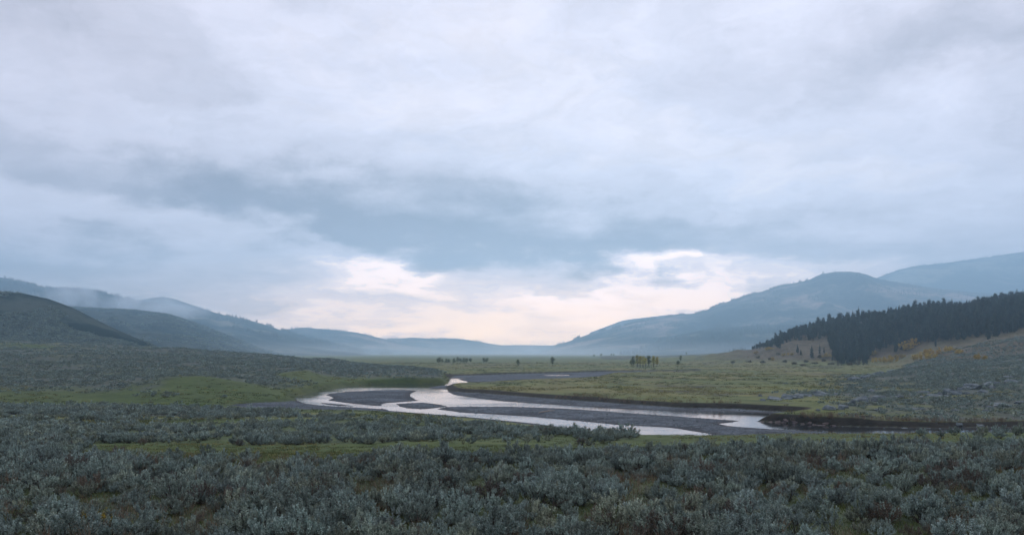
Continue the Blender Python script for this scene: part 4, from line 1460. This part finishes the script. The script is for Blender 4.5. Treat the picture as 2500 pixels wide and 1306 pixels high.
def broadleaf(seed, h, crown_w, lo=0.25, clumps=26, per=34, leaf=0.42):
    """cottonwood: trunk, rising limbs, irregular crown of leaf clumps; returns trunk+limbs, crown"""
    g = np.random.default_rng(seed)
    wood = [tube([(0, 0, -0.5), (g.normal() * 0.1, g.normal() * 0.1, h * 0.3), (g.normal() * 0.25, g.normal() * 0.2, h * 0.62), (g.normal() * 0.4, 0, h * 0.9)], [h * 0.030, h * 0.023, h * 0.013, 0.03], 6)]
    lv = []
    for c in range(clumps):
        t = g.uniform(0, 1)
        z = h * (lo + (1 - lo) * (0.12 + 0.82 * t))
        prof = math.sin(math.pi * (0.14 + 0.80 * t)) ** 0.9
        a = g.uniform(0, 6.283)
        rr = crown_w * 0.5 * prof * math.sqrt(g.uniform(0.1, 1))
        ctr = np.array([math.cos(a) * rr, math.sin(a) * rr, z])
        wood.append(tube([(0, 0, z - rr * 0.9 - h * 0.06), ctr * [0.5, 0.5, 1] - [0, 0, rr * 0.3], ctr], [h * 0.009, h * 0.005, 0.015], 4))
        s = crown_w * g.uniform(0.11, 0.19)
        b = ctr + g.normal(size=(per, 3)) * s * [1, 1, 0.85]
        lv.append(leaves(b, unit(g.normal(size=(per, 3)) + [0, 0, -0.2]), g.uniform(0.7, 1.3, per) * leaf, g.uniform(0.6, 1.1, per) * leaf * 0.9, g))
    return join(wood), join(lv)


def tree_thing(name, wood, crown, wm_, cm_, loc, rz=0.0, s=1.0, label='', cat='tree', group=None):
    root = bpy.data.objects.new(name, None)
    COL.objects.link(root)
    add('trunk', wood if isinstance(wood, bpy.types.Mesh) else me_of('trunk', wood, wm_), root)
    add('crown', crown if isinstance(crown, bpy.types.Mesh) else me_of('crown', crown, cm_), root)
    root.location = loc
    root.rotation_euler = (0, 0, rz)
    root.scale = s if isinstance(s, tuple) else (s, s, s)
    tag(root, label, cat, group)
    return root


# ---- the fir wood on the right-hand hill
FIRS = []
for i in range(8):
    hh = [15, 16.5, 14, 17, 15.5, 13, 16, 18][i]
    tr, cr = conifer(400 + i, hh, [2.5, 2.9, 2.7, 2.6, 3.3, 2.2, 3.0, 2.8][i])
    FIRS.append((me_of('fir_trunk', tr, M_BARK), me_of('fir_crown', cr, M_FIR), hh))
for i in range(4):   # old firs with broken, tufted crowns
    hh = [16, 18, 14, 17][i]
    tr, cr = broadleaf(430 + i, hh, [5.0, 4.6, 5.4, 4.2][i], [0.18, 0.3, 0.12, 0.35][i], 40, 30, 0.75)
    FIRS.append((me_of('fir_trunk', tr, M_BARK), me_of('fir_crown', cr, M_FIR), hh))

wp = []
for y in np.arange(690, 1040, 5.4):
    xs = np.arange(0.26 * y, 0.72 * y, 4.7)
    wp.append(np.stack([xs + RNG.uniform(-2.4, 2.4, len(xs)), y + RNG.uniform(-2.8, 2.8, len(xs))], -1))
wp = np.concatenate(wp)
wz = ground_z(wp[:, 0], wp[:, 1])
wpx, wpy = CX + F * wp[:, 0] / wp[:, 1], HY + F * (EYE - wz) / wp[:, 1]
# lower edge of the wood as the photograph shows it (picture row of the tree feet)
low_edge = np.interp(wpx, [1825, 1835, 1870, 1900, 1912, 1935, 2020, 2032, 2045, 2120, 2135, 2170, 2180, 2200, 2225, 2260, 2320, 2340, 2380, 2440, 2500, 2900], [836, 852, 850, 844, 842, 828, 826, 874, 888, 884, 860, 846, 852, 860, 846, 838, 834, 830, 826, 818, 806, 770])
top_ok = wpx > np.interp(wpy, [800, 852], [1890, 1836])
low_edge = low_edge + RNG.normal(size=len(wp)) * 3.0 + fbm(wp[:, 0] / 16, wp[:, 1] / 16, 3, 431) * 12
wk = (wpy < low_edge) & (wpy > 700) & top_ok & (wpx < 2720) & (fbm(wp[:, 0] / 30, wp[:, 1] / 30, 3, 411) > -0.42)
wp, wz, wpx, wpy = wp[wk], wz[wk], wpx[wk], wpy[wk]
crest = np.interp(wpx, [1835, 1900, 1950, 2000, 2100, 2200, 2300, 2400, 2500, 2900], [855, 832, 815, 805, 790, 775, 765, 757, 742, 700])
seen = (wpx < 2505)
edge_gap = low_edge[wk] - wpy
rank = np.where(seen, np.minimum(np.abs(wpy - crest) * 1.0, edge_gap * 0.9) + RNG.uniform(0, 6, len(wp)), 999)
od = np.argsort(rank)
W_SINGLE = 262
fsc = np.clip(RNG.normal(0.9, 0.2, len(wp)), 0.5, 1.35) * np.clip(1 + fbm(wp[:, 0] / 14, wp[:, 1] / 14, 2, 421) * 0.5, 0.7, 1.35) * np.interp(wpx, [1830, 1870, 1910, 2000, 2500], [0.32, 0.44, 0.60, 0.72, 0.82])
fir_first = {}


def put_fir(x, y, z, s, label, group, wide=1.0, wood=False):
    k = int(RNG.integers(0, 8)) if RNG.uniform() < 0.55 or not wood else int(RNG.integers(8, len(FIRS)))
    label = label.replace(' fir ', ' tufted fir ' if k >= 8 else ' pointed fir ', 1) if wood else label
    label = once(label, y)
    if k not in fir_first:
        fir_first[k] = o = tree_thing('fir_tree', FIRS[k][0], FIRS[k][1], None, None, (x, y, z))
    else:
        o = copy_tree(fir_first[k])
    o.location = (float(x), float(y), float(z) - 0.2)
    o.rotation_euler = (float(RNG.normal() * 0.02), float(RNG.normal() * 0.02), float(RNG.uniform(0, 6.28)))
    o.scale = (s * wide, s * wide, s)
    tag(o, label, 'fir tree', group)
    return FIRS[k][2]


for i in od[:W_SINGLE]:
    s = float(fsc[i])
    on_top = abs(wpy[i] - crest[i]) < edge_gap[i]
    look = 'tall' if s > 1.0 else 'short' if s < 0.8 else 'mid-height'
    px_, py_ = wpx[i], HY + F * (EYE - wz[i] - 8 * s) / wp[i, 1]
    put_fir(wp[i, 0], wp[i, 1], wz[i], s, f"{look} fir {'on' if on_top else 'below'} the wood's crest, {where_word(px_, py_)}", 'firs of the hillside wood', 1.0, True)
rest = od[W_SINGLE:]
FIRC = proto_collection('fir', [two_mat('fir', arrays(b), M_FIR, arrays(a), M_BARK) for a, b, hh in FIRS])
scatter('fir_wood', 'dense dark fir wood covering the right hillside', np.column_stack([wp[rest], wz[rest] - 0.2]), fsc[rest], RNG.uniform(0, 6.28, len(rest)), RNG.integers(0, len(FIRS), len(rest)), FIRC, 0.02)
# single firs on the tan slope below the wood
for px, py, s, lb in ((1947, 862, 0.62, 'slim fir alone on the tan slope below the wood'), (1955, 866, 0.40, 'short fir close beside the slim one on the tan slope'), (1982, 874, 0.95, 'pointed dark fir standing alone on the tan slope'), (2001, 864, 0.62, 'dark fir in a pair left of the descending clump'), (2012, 862, 0.55, 'thin fir next to the pair left of the descending clump'), (1903, 850, 0.85, 'dark fir stepping below the left end of the wood'), (1898, 849, 0.7, 'fir beside the one below the left end of the wood'), (2284, 846, 0.6, 'slim fir behind the bright yellow aspens')):
    x, y, z = place(px, py, 600, 1000)
    put_fir(x, y, z, s, lb, None, 0.85)

# ---- yellow aspens and shrubs on the right-hand slope
def yellow_clump(px, py, w, h, seed, label, mat=None, y0=440, y1=900, group='yellow aspen clumps on the right slope'):
    x, y, z = place(px, py, y0, y1)
    k = y / F
    W_, H_ = w * k, h * k
    g = np.random.default_rng(seed)
    wood, lv = [], []
    n = max(5, int(W_ / 0.8))
    for i in range(n):
        cx_, cyy = g.uniform(-0.5, 0.5) * W_, g.normal() * 1.2
        hh = H_ * g.uniform(0.55, 1.05) * (1 - 0.35 * abs(cx_ / (W_ * 0.5)) ** 2)
        wood.append(tube([(cx_, cyy, -0.3), (cx_ + g.normal() * 0.1, cyy, hh * 0.5), (cx_ + g.normal() * 0.2, cyy, hh * 0.92)], [0.06, 0.045, 0.015], 4))
        for c in range(6):
            ctr = np.array([cx_ + g.normal() * 0.45, cyy + g.normal() * 0.4, hh * g.uniform(0.25, 0.95)])
            b = ctr + g.normal(size=(22, 3)) * [0.38, 0.38, 0.34]
            lv.append(leaves(b, unit(g.normal(size=(22, 3))), g.uniform(0.35, 0.75, 22), g.uniform(0.3, 0.6, 22), g))
    root = tree_thing('aspen_clump', join(wood), join(lv), M_BARK, mat or M_ASPEN, (x, y, z), 0, 1, label, 'aspen clump', group)


for i, (px, py, w, h, lb) in enumerate((
        (2262, 879, 70, 20, 'longest bright yellow aspen thicket in the middle of the right slope'),
        (2285, 868, 62, 22, 'yellow aspens rising behind the longest yellow thicket'),
        (2318, 858, 22, 14, 'small yellow aspen tuft at the right end of the long thicket'),
        (2160, 885, 60, 16, 'orange-yellow aspen thicket at the foot of the descending firs'),
        (2190, 876, 40, 14, 'yellow shrubs right of the orange thicket below the firs'),
        (2214, 856, 36, 26, 'pale yellow aspens climbing against the dark firs'),
        (2232, 846, 24, 26, 'greenish yellow aspens in a notch of the fir wood'),
        (2134, 868, 10, 14, 'single yellow aspen touching the right side of the descending firs'),
        (2393, 879, 22, 18, 'lone round yellow aspen far right on the slope'),
        (2343, 862, 18, 8, 'faint yellow shrubs between the long thicket and the lone aspen'),
        (2018, 872, 22, 10, 'yellow shrub at the left side of the descending firs'),
        (1923, 868, 22, 9, 'yellow shrub patch on the tan slope under the wood'),
        (1880, 850, 26, 8, 'yellow shrubs under the left part of the wood'),
        (1846, 852, 14, 7, 'small yellow shrub at the left tip of the wood'),
        (1886, 880, 5, 9, 'tiny yellow shrub low on the tan slope'))):
    yellow_clump(px, py, w, h, 500 + i, lb)
for i in range(16):   # low dark and rusty brush on the tan slope
    px = [1790, 1830, 1862, 1880, 1915, 1940, 1968, 1990, 2010, 2030, 2075, 2095, 1850, 1900, 2000, 1960][i]
    py = [886, 884, 886, 878, 884, 889, 884, 888, 882, 890, 891, 890, 874, 866, 872, 893][i]
    yellow_clump(px, py, [9, 7, 11, 6, 8, 7, 10, 7, 8, 10, 12, 9, 7, 6, 8, 9][i], [5, 4, 5, 4, 6, 5, 5, 4, 6, 6, 6, 6, 5, 5, 6, 5][i], 540 + i,
                 f"low brush {'by the far channel' if py > 885 else 'on the tan slope'}, {where_word(px, py - 2)}", M_WILLOW, 440, 900, 'low brush on the tan slope')

# ---- cottonwoods on the valley floor
COTTON = [  # px, foot row, height px, width px, colour, label
    (1546, 895, 26, 9, 'g', 'dark green cottonwood at the left end of the main grove'),
    (1541, 893, 14, 7, 'g', 'short leafy cottonwood low on the left of the main grove'),
    (1556, 896, 30, 11, 'y', 'yellow-green cottonwood second from the left in the main grove'),
    (1563, 895, 26, 10, 'm', 'tall cottonwood in the middle left of the main grove'),
    (1570, 897, 29, 12, 'y', 'golden cottonwood in the middle of the main grove'),
    (1576, 895, 23, 9, 'y', 'golden cottonwood right of the middle of the main grove'),
    (1584, 896, 28, 10, 'g', 'greenish cottonwood at the right end of the main grove'),
    (1596, 896, 29, 10, 'y', 'yellow cottonwood, left one of the pair beside the grove'),
    (1604, 895, 24, 8, 'y', 'yellow cottonwood, right one of the pair beside the grove'),
    (1349, 892, 20, 11, 'g', 'lone dark tree with a split crown out on the valley floor'),
    (1264, 893, 15, 8, 'g', 'small lone dark tree, nearest the centre of the valley floor'),
    (1655, 893, 14, 6, 'g', 'small lone conical tree right of the cottonwood groves'),
    (1662, 882, 14, 7, 'g', 'dark tree on the sage bench right of the groves'),
    (1449, 876, 7, 5, 'g', 'tiny tree on the left brow of the sage bench'),
    (1467, 871, 8, 6, 'g', 'tiny tree second along the sage bench brow'),
    (1492, 869, 6, 4, 'g', 'tiny tree third along the sage bench brow'),
    (1497, 869, 5, 4, 'g', 'tiny tree last along the sage bench brow'),
    (1674, 861, 7, 4, 'g', 'tiny far tree at the foot of the blue spur'),
]
GROVE = [(1069, 884, 9, 7), (1074, 885, 11, 8), (1080, 884, 8, 5), (1089, 884, 8, 7), (1096, 884, 8, 7), (1109, 884, 9, 8), (1117, 884, 12, 10), (1124, 883, 9, 7), (1133, 884, 10, 9), (1140, 884, 10, 8), (1148, 884, 9, 6), (1182, 884, 10, 8), (1188, 884, 10, 9)]
for i, (px, py, h, w, c, lb) in enumerate(COTTON):
    x, y, z = place(px, py, 380, 1080)
    if i >= 13:
        x, y, z = H['R0'](np.array([float(px)]), np.array([0.92]))[0]
    k = y / F
    wd, cr = broadleaf(600 + i, h * k, w * k * 0.9, 0.26 if c != 'g' else 0.24, 26, 40, 0.46)
    tree_thing('cottonwood_tree' if i < 9 else 'valley_tree', wd, cr, M_BARK, {'y': M_COTTON, 'g': M_COTTON_G, 'm': M_COTTON}[c], (x, y, z - 0.1), 0, 1, lb, 'cottonwood' if i < 9 else 'tree', 'cottonwoods of the valley grove' if i < 9 else None)
ordn = ['leftmost', 'second', 'third', 'fourth', 'fifth', 'sixth', 'seventh', 'eighth', 'ninth', 'tenth', 'eleventh', 'twelfth', 'rightmost']
for i, (px, py, h, w) in enumerate(GROVE):
    Y = 890.0
    x, z = (px - CX) / F * Y, float(ground_z((px - CX) / F * Y, Y))
    k = Y / F
    wd, cr = broadleaf(640 + i, h * k * 1.15, w * k, 0.15, 22, 22, 0.6)
    tree_thing('cottonwood_tree', wd, cr, M_BARK, M_COTTON_G, (x, Y + RNG.uniform(-8, 8), z - 0.1), 0, 1, f'{ordn[i]} tree from the left in the hazy grove far up the valley', 'cottonwood', 'hazy grove far up the valley')

# ---- far woods: trees on the hills, too small to tell apart
TINY = []
for i in range(5):
    tr, cr = conifer(700 + i, 14, [2.6, 3.0, 3.4, 2.4, 2.8][i], 8, 6)
    TINY.append(me_of('far_fir', cr, M_FIR))
TINYC = proto_collection('far_fir', TINY)
fw = []


def hill_trees(h, n, px0, px1, t0, t1, thr, seed, sx=60.0):
    p = RNG.uniform(px0, px1, n)
    t = RNG.uniform(t0, t1, n)
    k = fbm(p / sx, t * 7.0, 4, seed) > thr
    return H[h](p[k], t[k])


fw.append(hill_trees('L3', 5000, -60, 420, 0.72, 1.0, -0.12, 801))
fw.append(hill_trees('L3', 1400, -60, 720, 0.975, 1.0, 0.0, 803, 14))
fw.append(hill_trees('L3', 6000, 470, 960, 0.55, 0.97, 0.06, 805, 40))
fw.append(hill_trees('L3', 900, 800, 985, 0.86, 1.0, -0.1, 807, 20))
fw.append(hill_trees('L4', 500, 690, 1100, 0.96, 1.0, 0.0, 809, 20))
fw.append(hill_trees('L5', 500, 930, 1180, 0.96, 1.0, 0.0, 811, 20))
fw.append(hill_trees('R1', 3600, 1320, 2010, 0.965, 1.0, -0.02, 813, 16))
fw.append(hill_trees('R1', 9000, 1500, 2500, 0.35, 0.95, 0.14, 815, 60))
fw.append(hill_trees('R1b', 6000, 1500, 2300, 0.3, 1.0, 0.06, 817, 50))
fw.append(hill_trees('R2', 1600, 2080, 2520, 0.965, 1.0, 0.0, 819, 18))
fw = np.concatenate(fw)
scatter('far_woodland', 'hazy fir woodland on the distant hillsides', fw - [0, 0, 0.4], np.clip(RNG.normal(1.1, 0.35, len(fw)), 0.4, 2.0), RNG.uniform(0, 6.28, len(fw)), RNG.integers(0, 5, len(fw)), TINYC, 0.02)
# grove of pale trunks at the foot of the spur
gv = []
for i in range(46):
    px = RNG.uniform(1772, 1822)
    gv.append(((px - CX) / F * 1500, 1500 + RNG.uniform(-25, 25)))
gv = np.array(gv)
zb = H['R0'](CX + F * gv[:, 0] / gv[:, 1], np.full(len(gv), 0.5))[:, 2]
scatter('far_grove', 'hazy stand of slim trees at the foot of the blue spur', np.column_stack([gv, zb - 0.6]), np.stack([np.full(len(gv), 0.34), np.full(len(gv), 0.34), RNG.uniform(0.7, 1.05, len(gv))], -1), RNG.uniform(0, 6.28, len(gv)), RNG.integers(0, 5, len(gv)), TINYC, 0.02)
# ------------------------------------------------------------------ rocks
def rock_mat(name, cols):
    def b(n):
        geo = n.node('ShaderNodeNewGeometry')
        P = geo.outputs['Position']
        a = n.noise(P, 0.9, 7, 0.65)
        s = n.noise(n.v('MULTIPLY', P, (0.6, 0.6, 4.0)), 1.2, 6, 0.6)
        c = n.ramp(n.m('ADD', n.m('MULTIPLY', a, 0.6), n.m('MULTIPLY', s, 0.4)), [(0.32, cols[0]), (0.5, cols[1]), (0.68, cols[2])])
        return bsdf(n, c, 0.9, 0.2, bump(n, n.m('ADD', a, s), 0.8, 0.3))
    return material(name, b)


M_ROCK = rock_mat('grey_gneiss', [(0.042, 0.060, 0.068), (0.105, 0.135, 0.148), (0.225, 0.265, 0.28)])
M_PINK = rock_mat('pink_granite', [(0.040, 0.036, 0.038), (0.085, 0.074, 0.074), (0.165, 0.145, 0.142)])


def rock_mesh(seed, sx, sy, sz, mat, rough=0.35):
    g = np.random.default_rng(seed)
    bm = bmesh.new()
    bmesh.ops.create_icosphere(bm, subdivisions=3, radius=1.0)
    v = np.array([q.co[:] for q in bm.verts])
    # facet by random cutting planes, then roughen
    for c in range(26):
        nrm = unit(g.normal(size=3) * [1, 1, 1.2])
        h = g.uniform(0.50, 0.86)
        d = v @ nrm
        v = v - np.where(d > h, d - h, 0)[:, None] * nrm
    v += (fbm(v[:, 0] * 2.2 + seed, v[:, 1] * 2.2 + v[:, 2] * 3.1, 4, seed) * rough)[:, None] * v
    v = v * [sx, sy, sz]
    for q, c in zip(bm.verts, v):
        q.co = c
    me = bpy.data.meshes.new('rock')
    bm.to_mesh(me)
    bm.free()
    me.materials.append(mat)
    return me


def rock(name, px, py, w, h, seed, label, mat=None, y0=120, y1=420, group='grey rock outcrops on the right slope', deep=0.9, tilt=0.0, hk=1.25):
    x, y, z = place(px, py, y0, y1)
    k = y / F
    me = rock_mesh(seed, w * k * 0.60, w * k * 0.55 * deep, h * k * hk, mat or M_ROCK)
    o = add(name, me, None, (x, y + w * k * 0.3 * deep, z - h * k * 0.10), 0)
    o.rotation_euler = (0, tilt, RNG.uniform(-0.25, 0.25))
    tag(o, label, 'rock', group)


OUT = [  # px, base row, width px, height px
    (1857, 967, 13, 7, 'small round boulder alone in the meadow left of the low ledge'),
    (1895, 976, 52, 10, 'left end of the long low grey ledge in the meadow'),
    (1925, 973, 46, 12, 'pale broken block in the long low meadow ledge'),
    (1965, 968, 60, 11, 'middle of the long low grey ledge in the meadow'),
    (2010, 964, 56, 9, 'right end of the long low grey ledge in the meadow'),
    (2128, 957, 24, 7, 'isolated pale boulder above the middle ledge'),
    (2028, 1001, 46, 13, 'dark rounded boulder at the left foot of the slanting outcrop'),
    (2062, 996, 30, 9, 'reddish block between the dark boulder and the slanting outcrop'),
    (2080, 990, 28, 14, 'grey block low on the slanting outcrop'),
    (2110, 981, 44, 15, 'biggest block in the middle of the slanting outcrop'),
    (2150, 973, 46, 11, 'long grey slab on top of the slanting outcrop'),
    (2200, 971, 30, 9, 'pale slab right of the slanting outcrop'),
    (2150, 1003, 40, 6, 'thin flat slab lying in the grass under the slanting outcrop'),
    (2225, 1000, 44, 6, 'flat pale slab in the grass above the cut bank'),
    (2090, 928, 40, 12, 'dark nose of the rocky spur pointing into the meadow'),
    (2115, 922, 36, 9, 'grey rock just above the nose of the rocky spur'),
    (2150, 914, 44, 10, 'long grey rock midway up the spur ridge'),
    (2185, 902, 40, 9, 'rock near the crest of the spur ridge'),
    (2240, 898, 40, 8, 'flat rock on the crest of the spur'),
    (2330, 963, 54, 16, 'large dark blue-grey outcrop in the middle of the right slope'),
    (2285, 968, 50, 9, 'long pale slab left of the large dark outcrop'),
    (2255, 960, 40, 7, 'thin pale slab far left of the large dark outcrop'),
    (2385, 950, 60, 16, 'pale ribbed outcrop right of the large dark outcrop'),
    (2428, 941, 46, 14, 'pale ribbed block high in the right outcrop'),
    (2405, 958, 40, 9, 'lower block under the pale ribbed outcrop'),
    (2475, 935, 54, 13, 'dark rock band at the right edge of the slope'),
    (2470, 922, 40, 7, 'thin dark rock above the band at the right edge'),
    (2455, 992, 60, 9, 'low bluish slab near the right edge of the slope'),
    (2495, 985, 34, 9, 'bluish block at the right edge beside the low slab'),
    (2335, 1003, 26, 6, 'small pale stone in the grass above the cut bank'),
    (2300, 1012, 18, 5, 'tiny pale stone close above the cut bank'),
    (2360, 997, 20, 5, 'flat stone right of the small pale stone'),
    (2420, 1003, 28, 6, 'grey stone half sunk in dark turf at the far right'),
]
for i, (px, py, w, h, lb) in enumerate(OUT):
    rock('rock_outcrop', px, py, w, h, 900 + i, lb, None, 125, 420)
    if w >= 44:   # broken pieces at both ends of the bigger blocks
        rock('rock_outcrop', px - w * 0.62, py + 2, w * 0.34, h * 0.62, 1100 + i, f'left fragment of the {lb}', None, 125, 420)
        rock('rock_outcrop', px + w * 0.60, py - 1, w * 0.40, h * 0.66, 1200 + i, f'right fragment of the {lb}', None, 125, 420)
SHORE = [
    (1862, 1031, 26, 5, 'thin flat pink slab at the tip of the rocky point'), (1882, 1032, 26, 8, 'low pink slab next to the tip of the rocky point'),
    (1905, 1033, 30, 13, 'pink boulder low on the rocky point'), (1922, 1030, 34, 17, 'largest pink boulder of the rocky point'),
    (1945, 1033, 28, 10, 'pink block right of the largest pink boulder'), (1962, 1036, 24, 8, 'dark slab in the middle of the rocky point'),
    (1980, 1034, 26, 10, 'pink slab leaning in the rocky point'), (1992, 1039, 18, 8, 'grey stone at the water in the rocky point'),
    (2008, 1040, 26, 8, 'flat stone at the water, right half of the point'), (2020, 1035, 24, 9, 'brown block above the flat stone'),
    (2036, 1041, 26, 8, 'rightmost flat slab of the rocky point'), (1935, 1037, 20, 5, 'small wet stone under the largest pink boulder'),
    (2210, 1047, 26, 7, 'pale stone at the waterline under the cut bank'), (2296, 1048, 14, 8, 'small rounded boulder under the cut bank'),
    (2330, 1049, 18, 6, 'pale stone in the water near the bushes'), (2345, 1040, 24, 16, 'pale boulder standing in the cut bank'),
    (2398, 1042, 34, 16, 'tan boulder under the right end of the cut bank'), (2270, 1046, 10, 5, 'tiny stone at the water under the cut bank'),
]
for i, (px, py, w, h, lb) in enumerate(SHORE):
    rock('shore_rock', px, py, w * 0.85, h * 0.72, 960 + i, lb, M_PINK if i < 12 else M_ROCK, 121, 170, 'rocks along the far shore', 0.9, 0.0, 1.0)

# cobbles where the gravel meets the water
COB = [rock_mesh(990 + i, 0.16, 0.14, 0.10, M_ROCK, 0.25) for i in range(4)]
cp = []
g0 = np.random.default_rng(5)
cx_ = g0.uniform(-60, 90, 26000)
cyv = g0.uniform(100, 240, 26000)
_, _, cw = river_fields(cx_, cyv)
ck = (cw > -16) & (cw < 1.6) & (g0.uniform(size=len(cw)) < np.where(cw > 0, 0.05, np.where(cw > -3.2, 0.30, 0.14))) & (grid_get(GRAVEL, cx_, cyv) > 0.8)
px_c = CX + F * cx_ / cyv
ck &= (px_c > 600) & (px_c < 2450)
cx_, cyv = cx_[ck], cyv[ck]
cz = np.maximum(ground_z(cx_, cyv), -0.06)
scatter('cobbles', 'scattered grey cobbles along the water edge', np.column_stack([cx_, cyv, cz]), g0.uniform(0.5, 1.7, len(cx_)), g0.uniform(0, 6.28, len(cx_)), g0.integers(0, 4, len(cx_)), proto_collection('cobble', COB), 0.3)

# driftwood on the long gravel bar
x, y, z = place(1335, 1007, 120, 200)
tk = [tube([(-1.5, -0.5, 0.10), (-0.6, -0.1, 0.22), (0.5, 0.25, 0.34), (1.6, 0.5, 0.40)], [0.10, 0.12, 0.10, 0.05], 6)]
root = bpy.data.objects.new('driftwood', None)
COL.objects.link(root)
root.location = (x, y, z)
M_DRIFT = leaf_mat('driftwood', [(0.14, 0.12, 0.10), (0.22, 0.19, 0.16), (0.32, 0.28, 0.24)], 0.9)
add('log', me_of('log', join(tk), M_DRIFT), root)
add('branch', me_of('branch', join([tube([(0.2, 0.15, 0.3), (0.5, 0.5, 0.62), (0.9, 0.7, 0.75)], [0.05, 0.035, 0.015], 5), tube([(-1.4, -0.4, 0.1), (-1.5, -0.7, 0.0), (-1.6, -1.0, -0.1)], [0.07, 0.05, 0.02], 5)]), M_DRIFT), root)
tag(root, 'pale driftwood log lying on the long gravel bar', 'driftwood')


# ------------------------------------------------------------------ mist wisps on the left ridge
def mist_mat(name, dens):
    m = bpy.data.materials.new(name)
    m.use_nodes = True
    m.node_tree.nodes.clear()
    n = NT(m.node_tree)
    out = n.node('ShaderNodeOutputMaterial')
    v = n.node('ShaderNodeVolumePrincipled')
    v.inputs['Color'].default_value = (0.86, 0.94, 1.0, 1)
    tcn = n.node('ShaderNodeTexCoord')
    o = tcn.outputs['Object']
    r = n.v('LENGTH', o)
    fall = n.smooth(r, 1.0, 0.15)
    geo = n.node('ShaderNodeNewGeometry')
    nz = n.smooth(n.noise(geo.outputs['Position'], 0.0042, 5, 0.6, 1.2), 0.42, 0.68)
    n.put(v.inputs['Density'], n.m('MULTIPLY', n.m('MULTIPLY', fall, nz), dens))
    n.l.new(v.outputs[0], out.inputs['Volume'])
    return m


M_MIST = mist_mat('mist', 0.018)
for px, py, Y, w, h, dp_, lb in ((175, 728, 4300, 95, 48, 200, 'wisp of mist rising from the left wooded ridge above the dark hill'), (345, 748, 4400, 130, 40, 200, 'drifting mist wisp along the wooded ridge'), (420, 762, 4400, 110, 26, 200, 'thin mist trail right of the drifting wisp')):
    bm = bmesh.new()
    bmesh.ops.create_icosphere(bm, subdivisions=3, radius=1.0)
    me = bpy.data.meshes.new('mist')
    bm.to_mesh(me)
    bm.free()
    me.materials.append(M_MIST)
    k = Y / F
    o = add('mist', me, None, ((px - CX) * k, Y, EYE - (py - HY) * k), 0, (w * k, dp_, h * k))
    tag(o, lb, None, None, 'stuff')

# pale ground mist lying over the far valley floor
mm = bpy.data.materials.new('ground_mist')
mm.use_nodes = True
mm.node_tree.nodes.clear()
mo = mm.node_tree.nodes.new('ShaderNodeOutputMaterial')
mv = mm.node_tree.nodes.new('ShaderNodeVolumePrincipled')
mv.inputs['Color'].default_value = (0.78, 0.90, 1.0, 1)
mn = NT(mm.node_tree)
mtc = mn.node('ShaderNodeTexCoord')
mr = mn.v('LENGTH', mtc.outputs['Object'])
mg = mn.node('ShaderNodeNewGeometry')
mq = mn.smooth(mn.noise(mn.v('MULTIPLY', mg.outputs['Position'], (0.0011, 0.0007, 0.004)), 1.0, 3, 0.5), 0.3, 0.7, 0.35, 1.3)
mn.put(mv.inputs['Density'], mn.m('MULTIPLY', mn.m('MULTIPLY', mn.smooth(mr, 1.0, 0.1), mq), 3.6e-4))
mv.inputs['Anisotropy'].default_value = 0.4
mm.node_tree.links.new(mv.outputs[0], mo.inputs['Volume'])
bm = bmesh.new()
bmesh.ops.create_icosphere(bm, subdivisions=4, radius=1.0)
me = bpy.data.meshes.new('ground_mist')
bm.to_mesh(me)
bm.free()
me.materials.append(mm)
tag(add('mist', me, None, (-100, 3300, 2), 0, (2600, 2800, 60)), 'pale ground mist over the far valley floor', None, None, 'stuff')
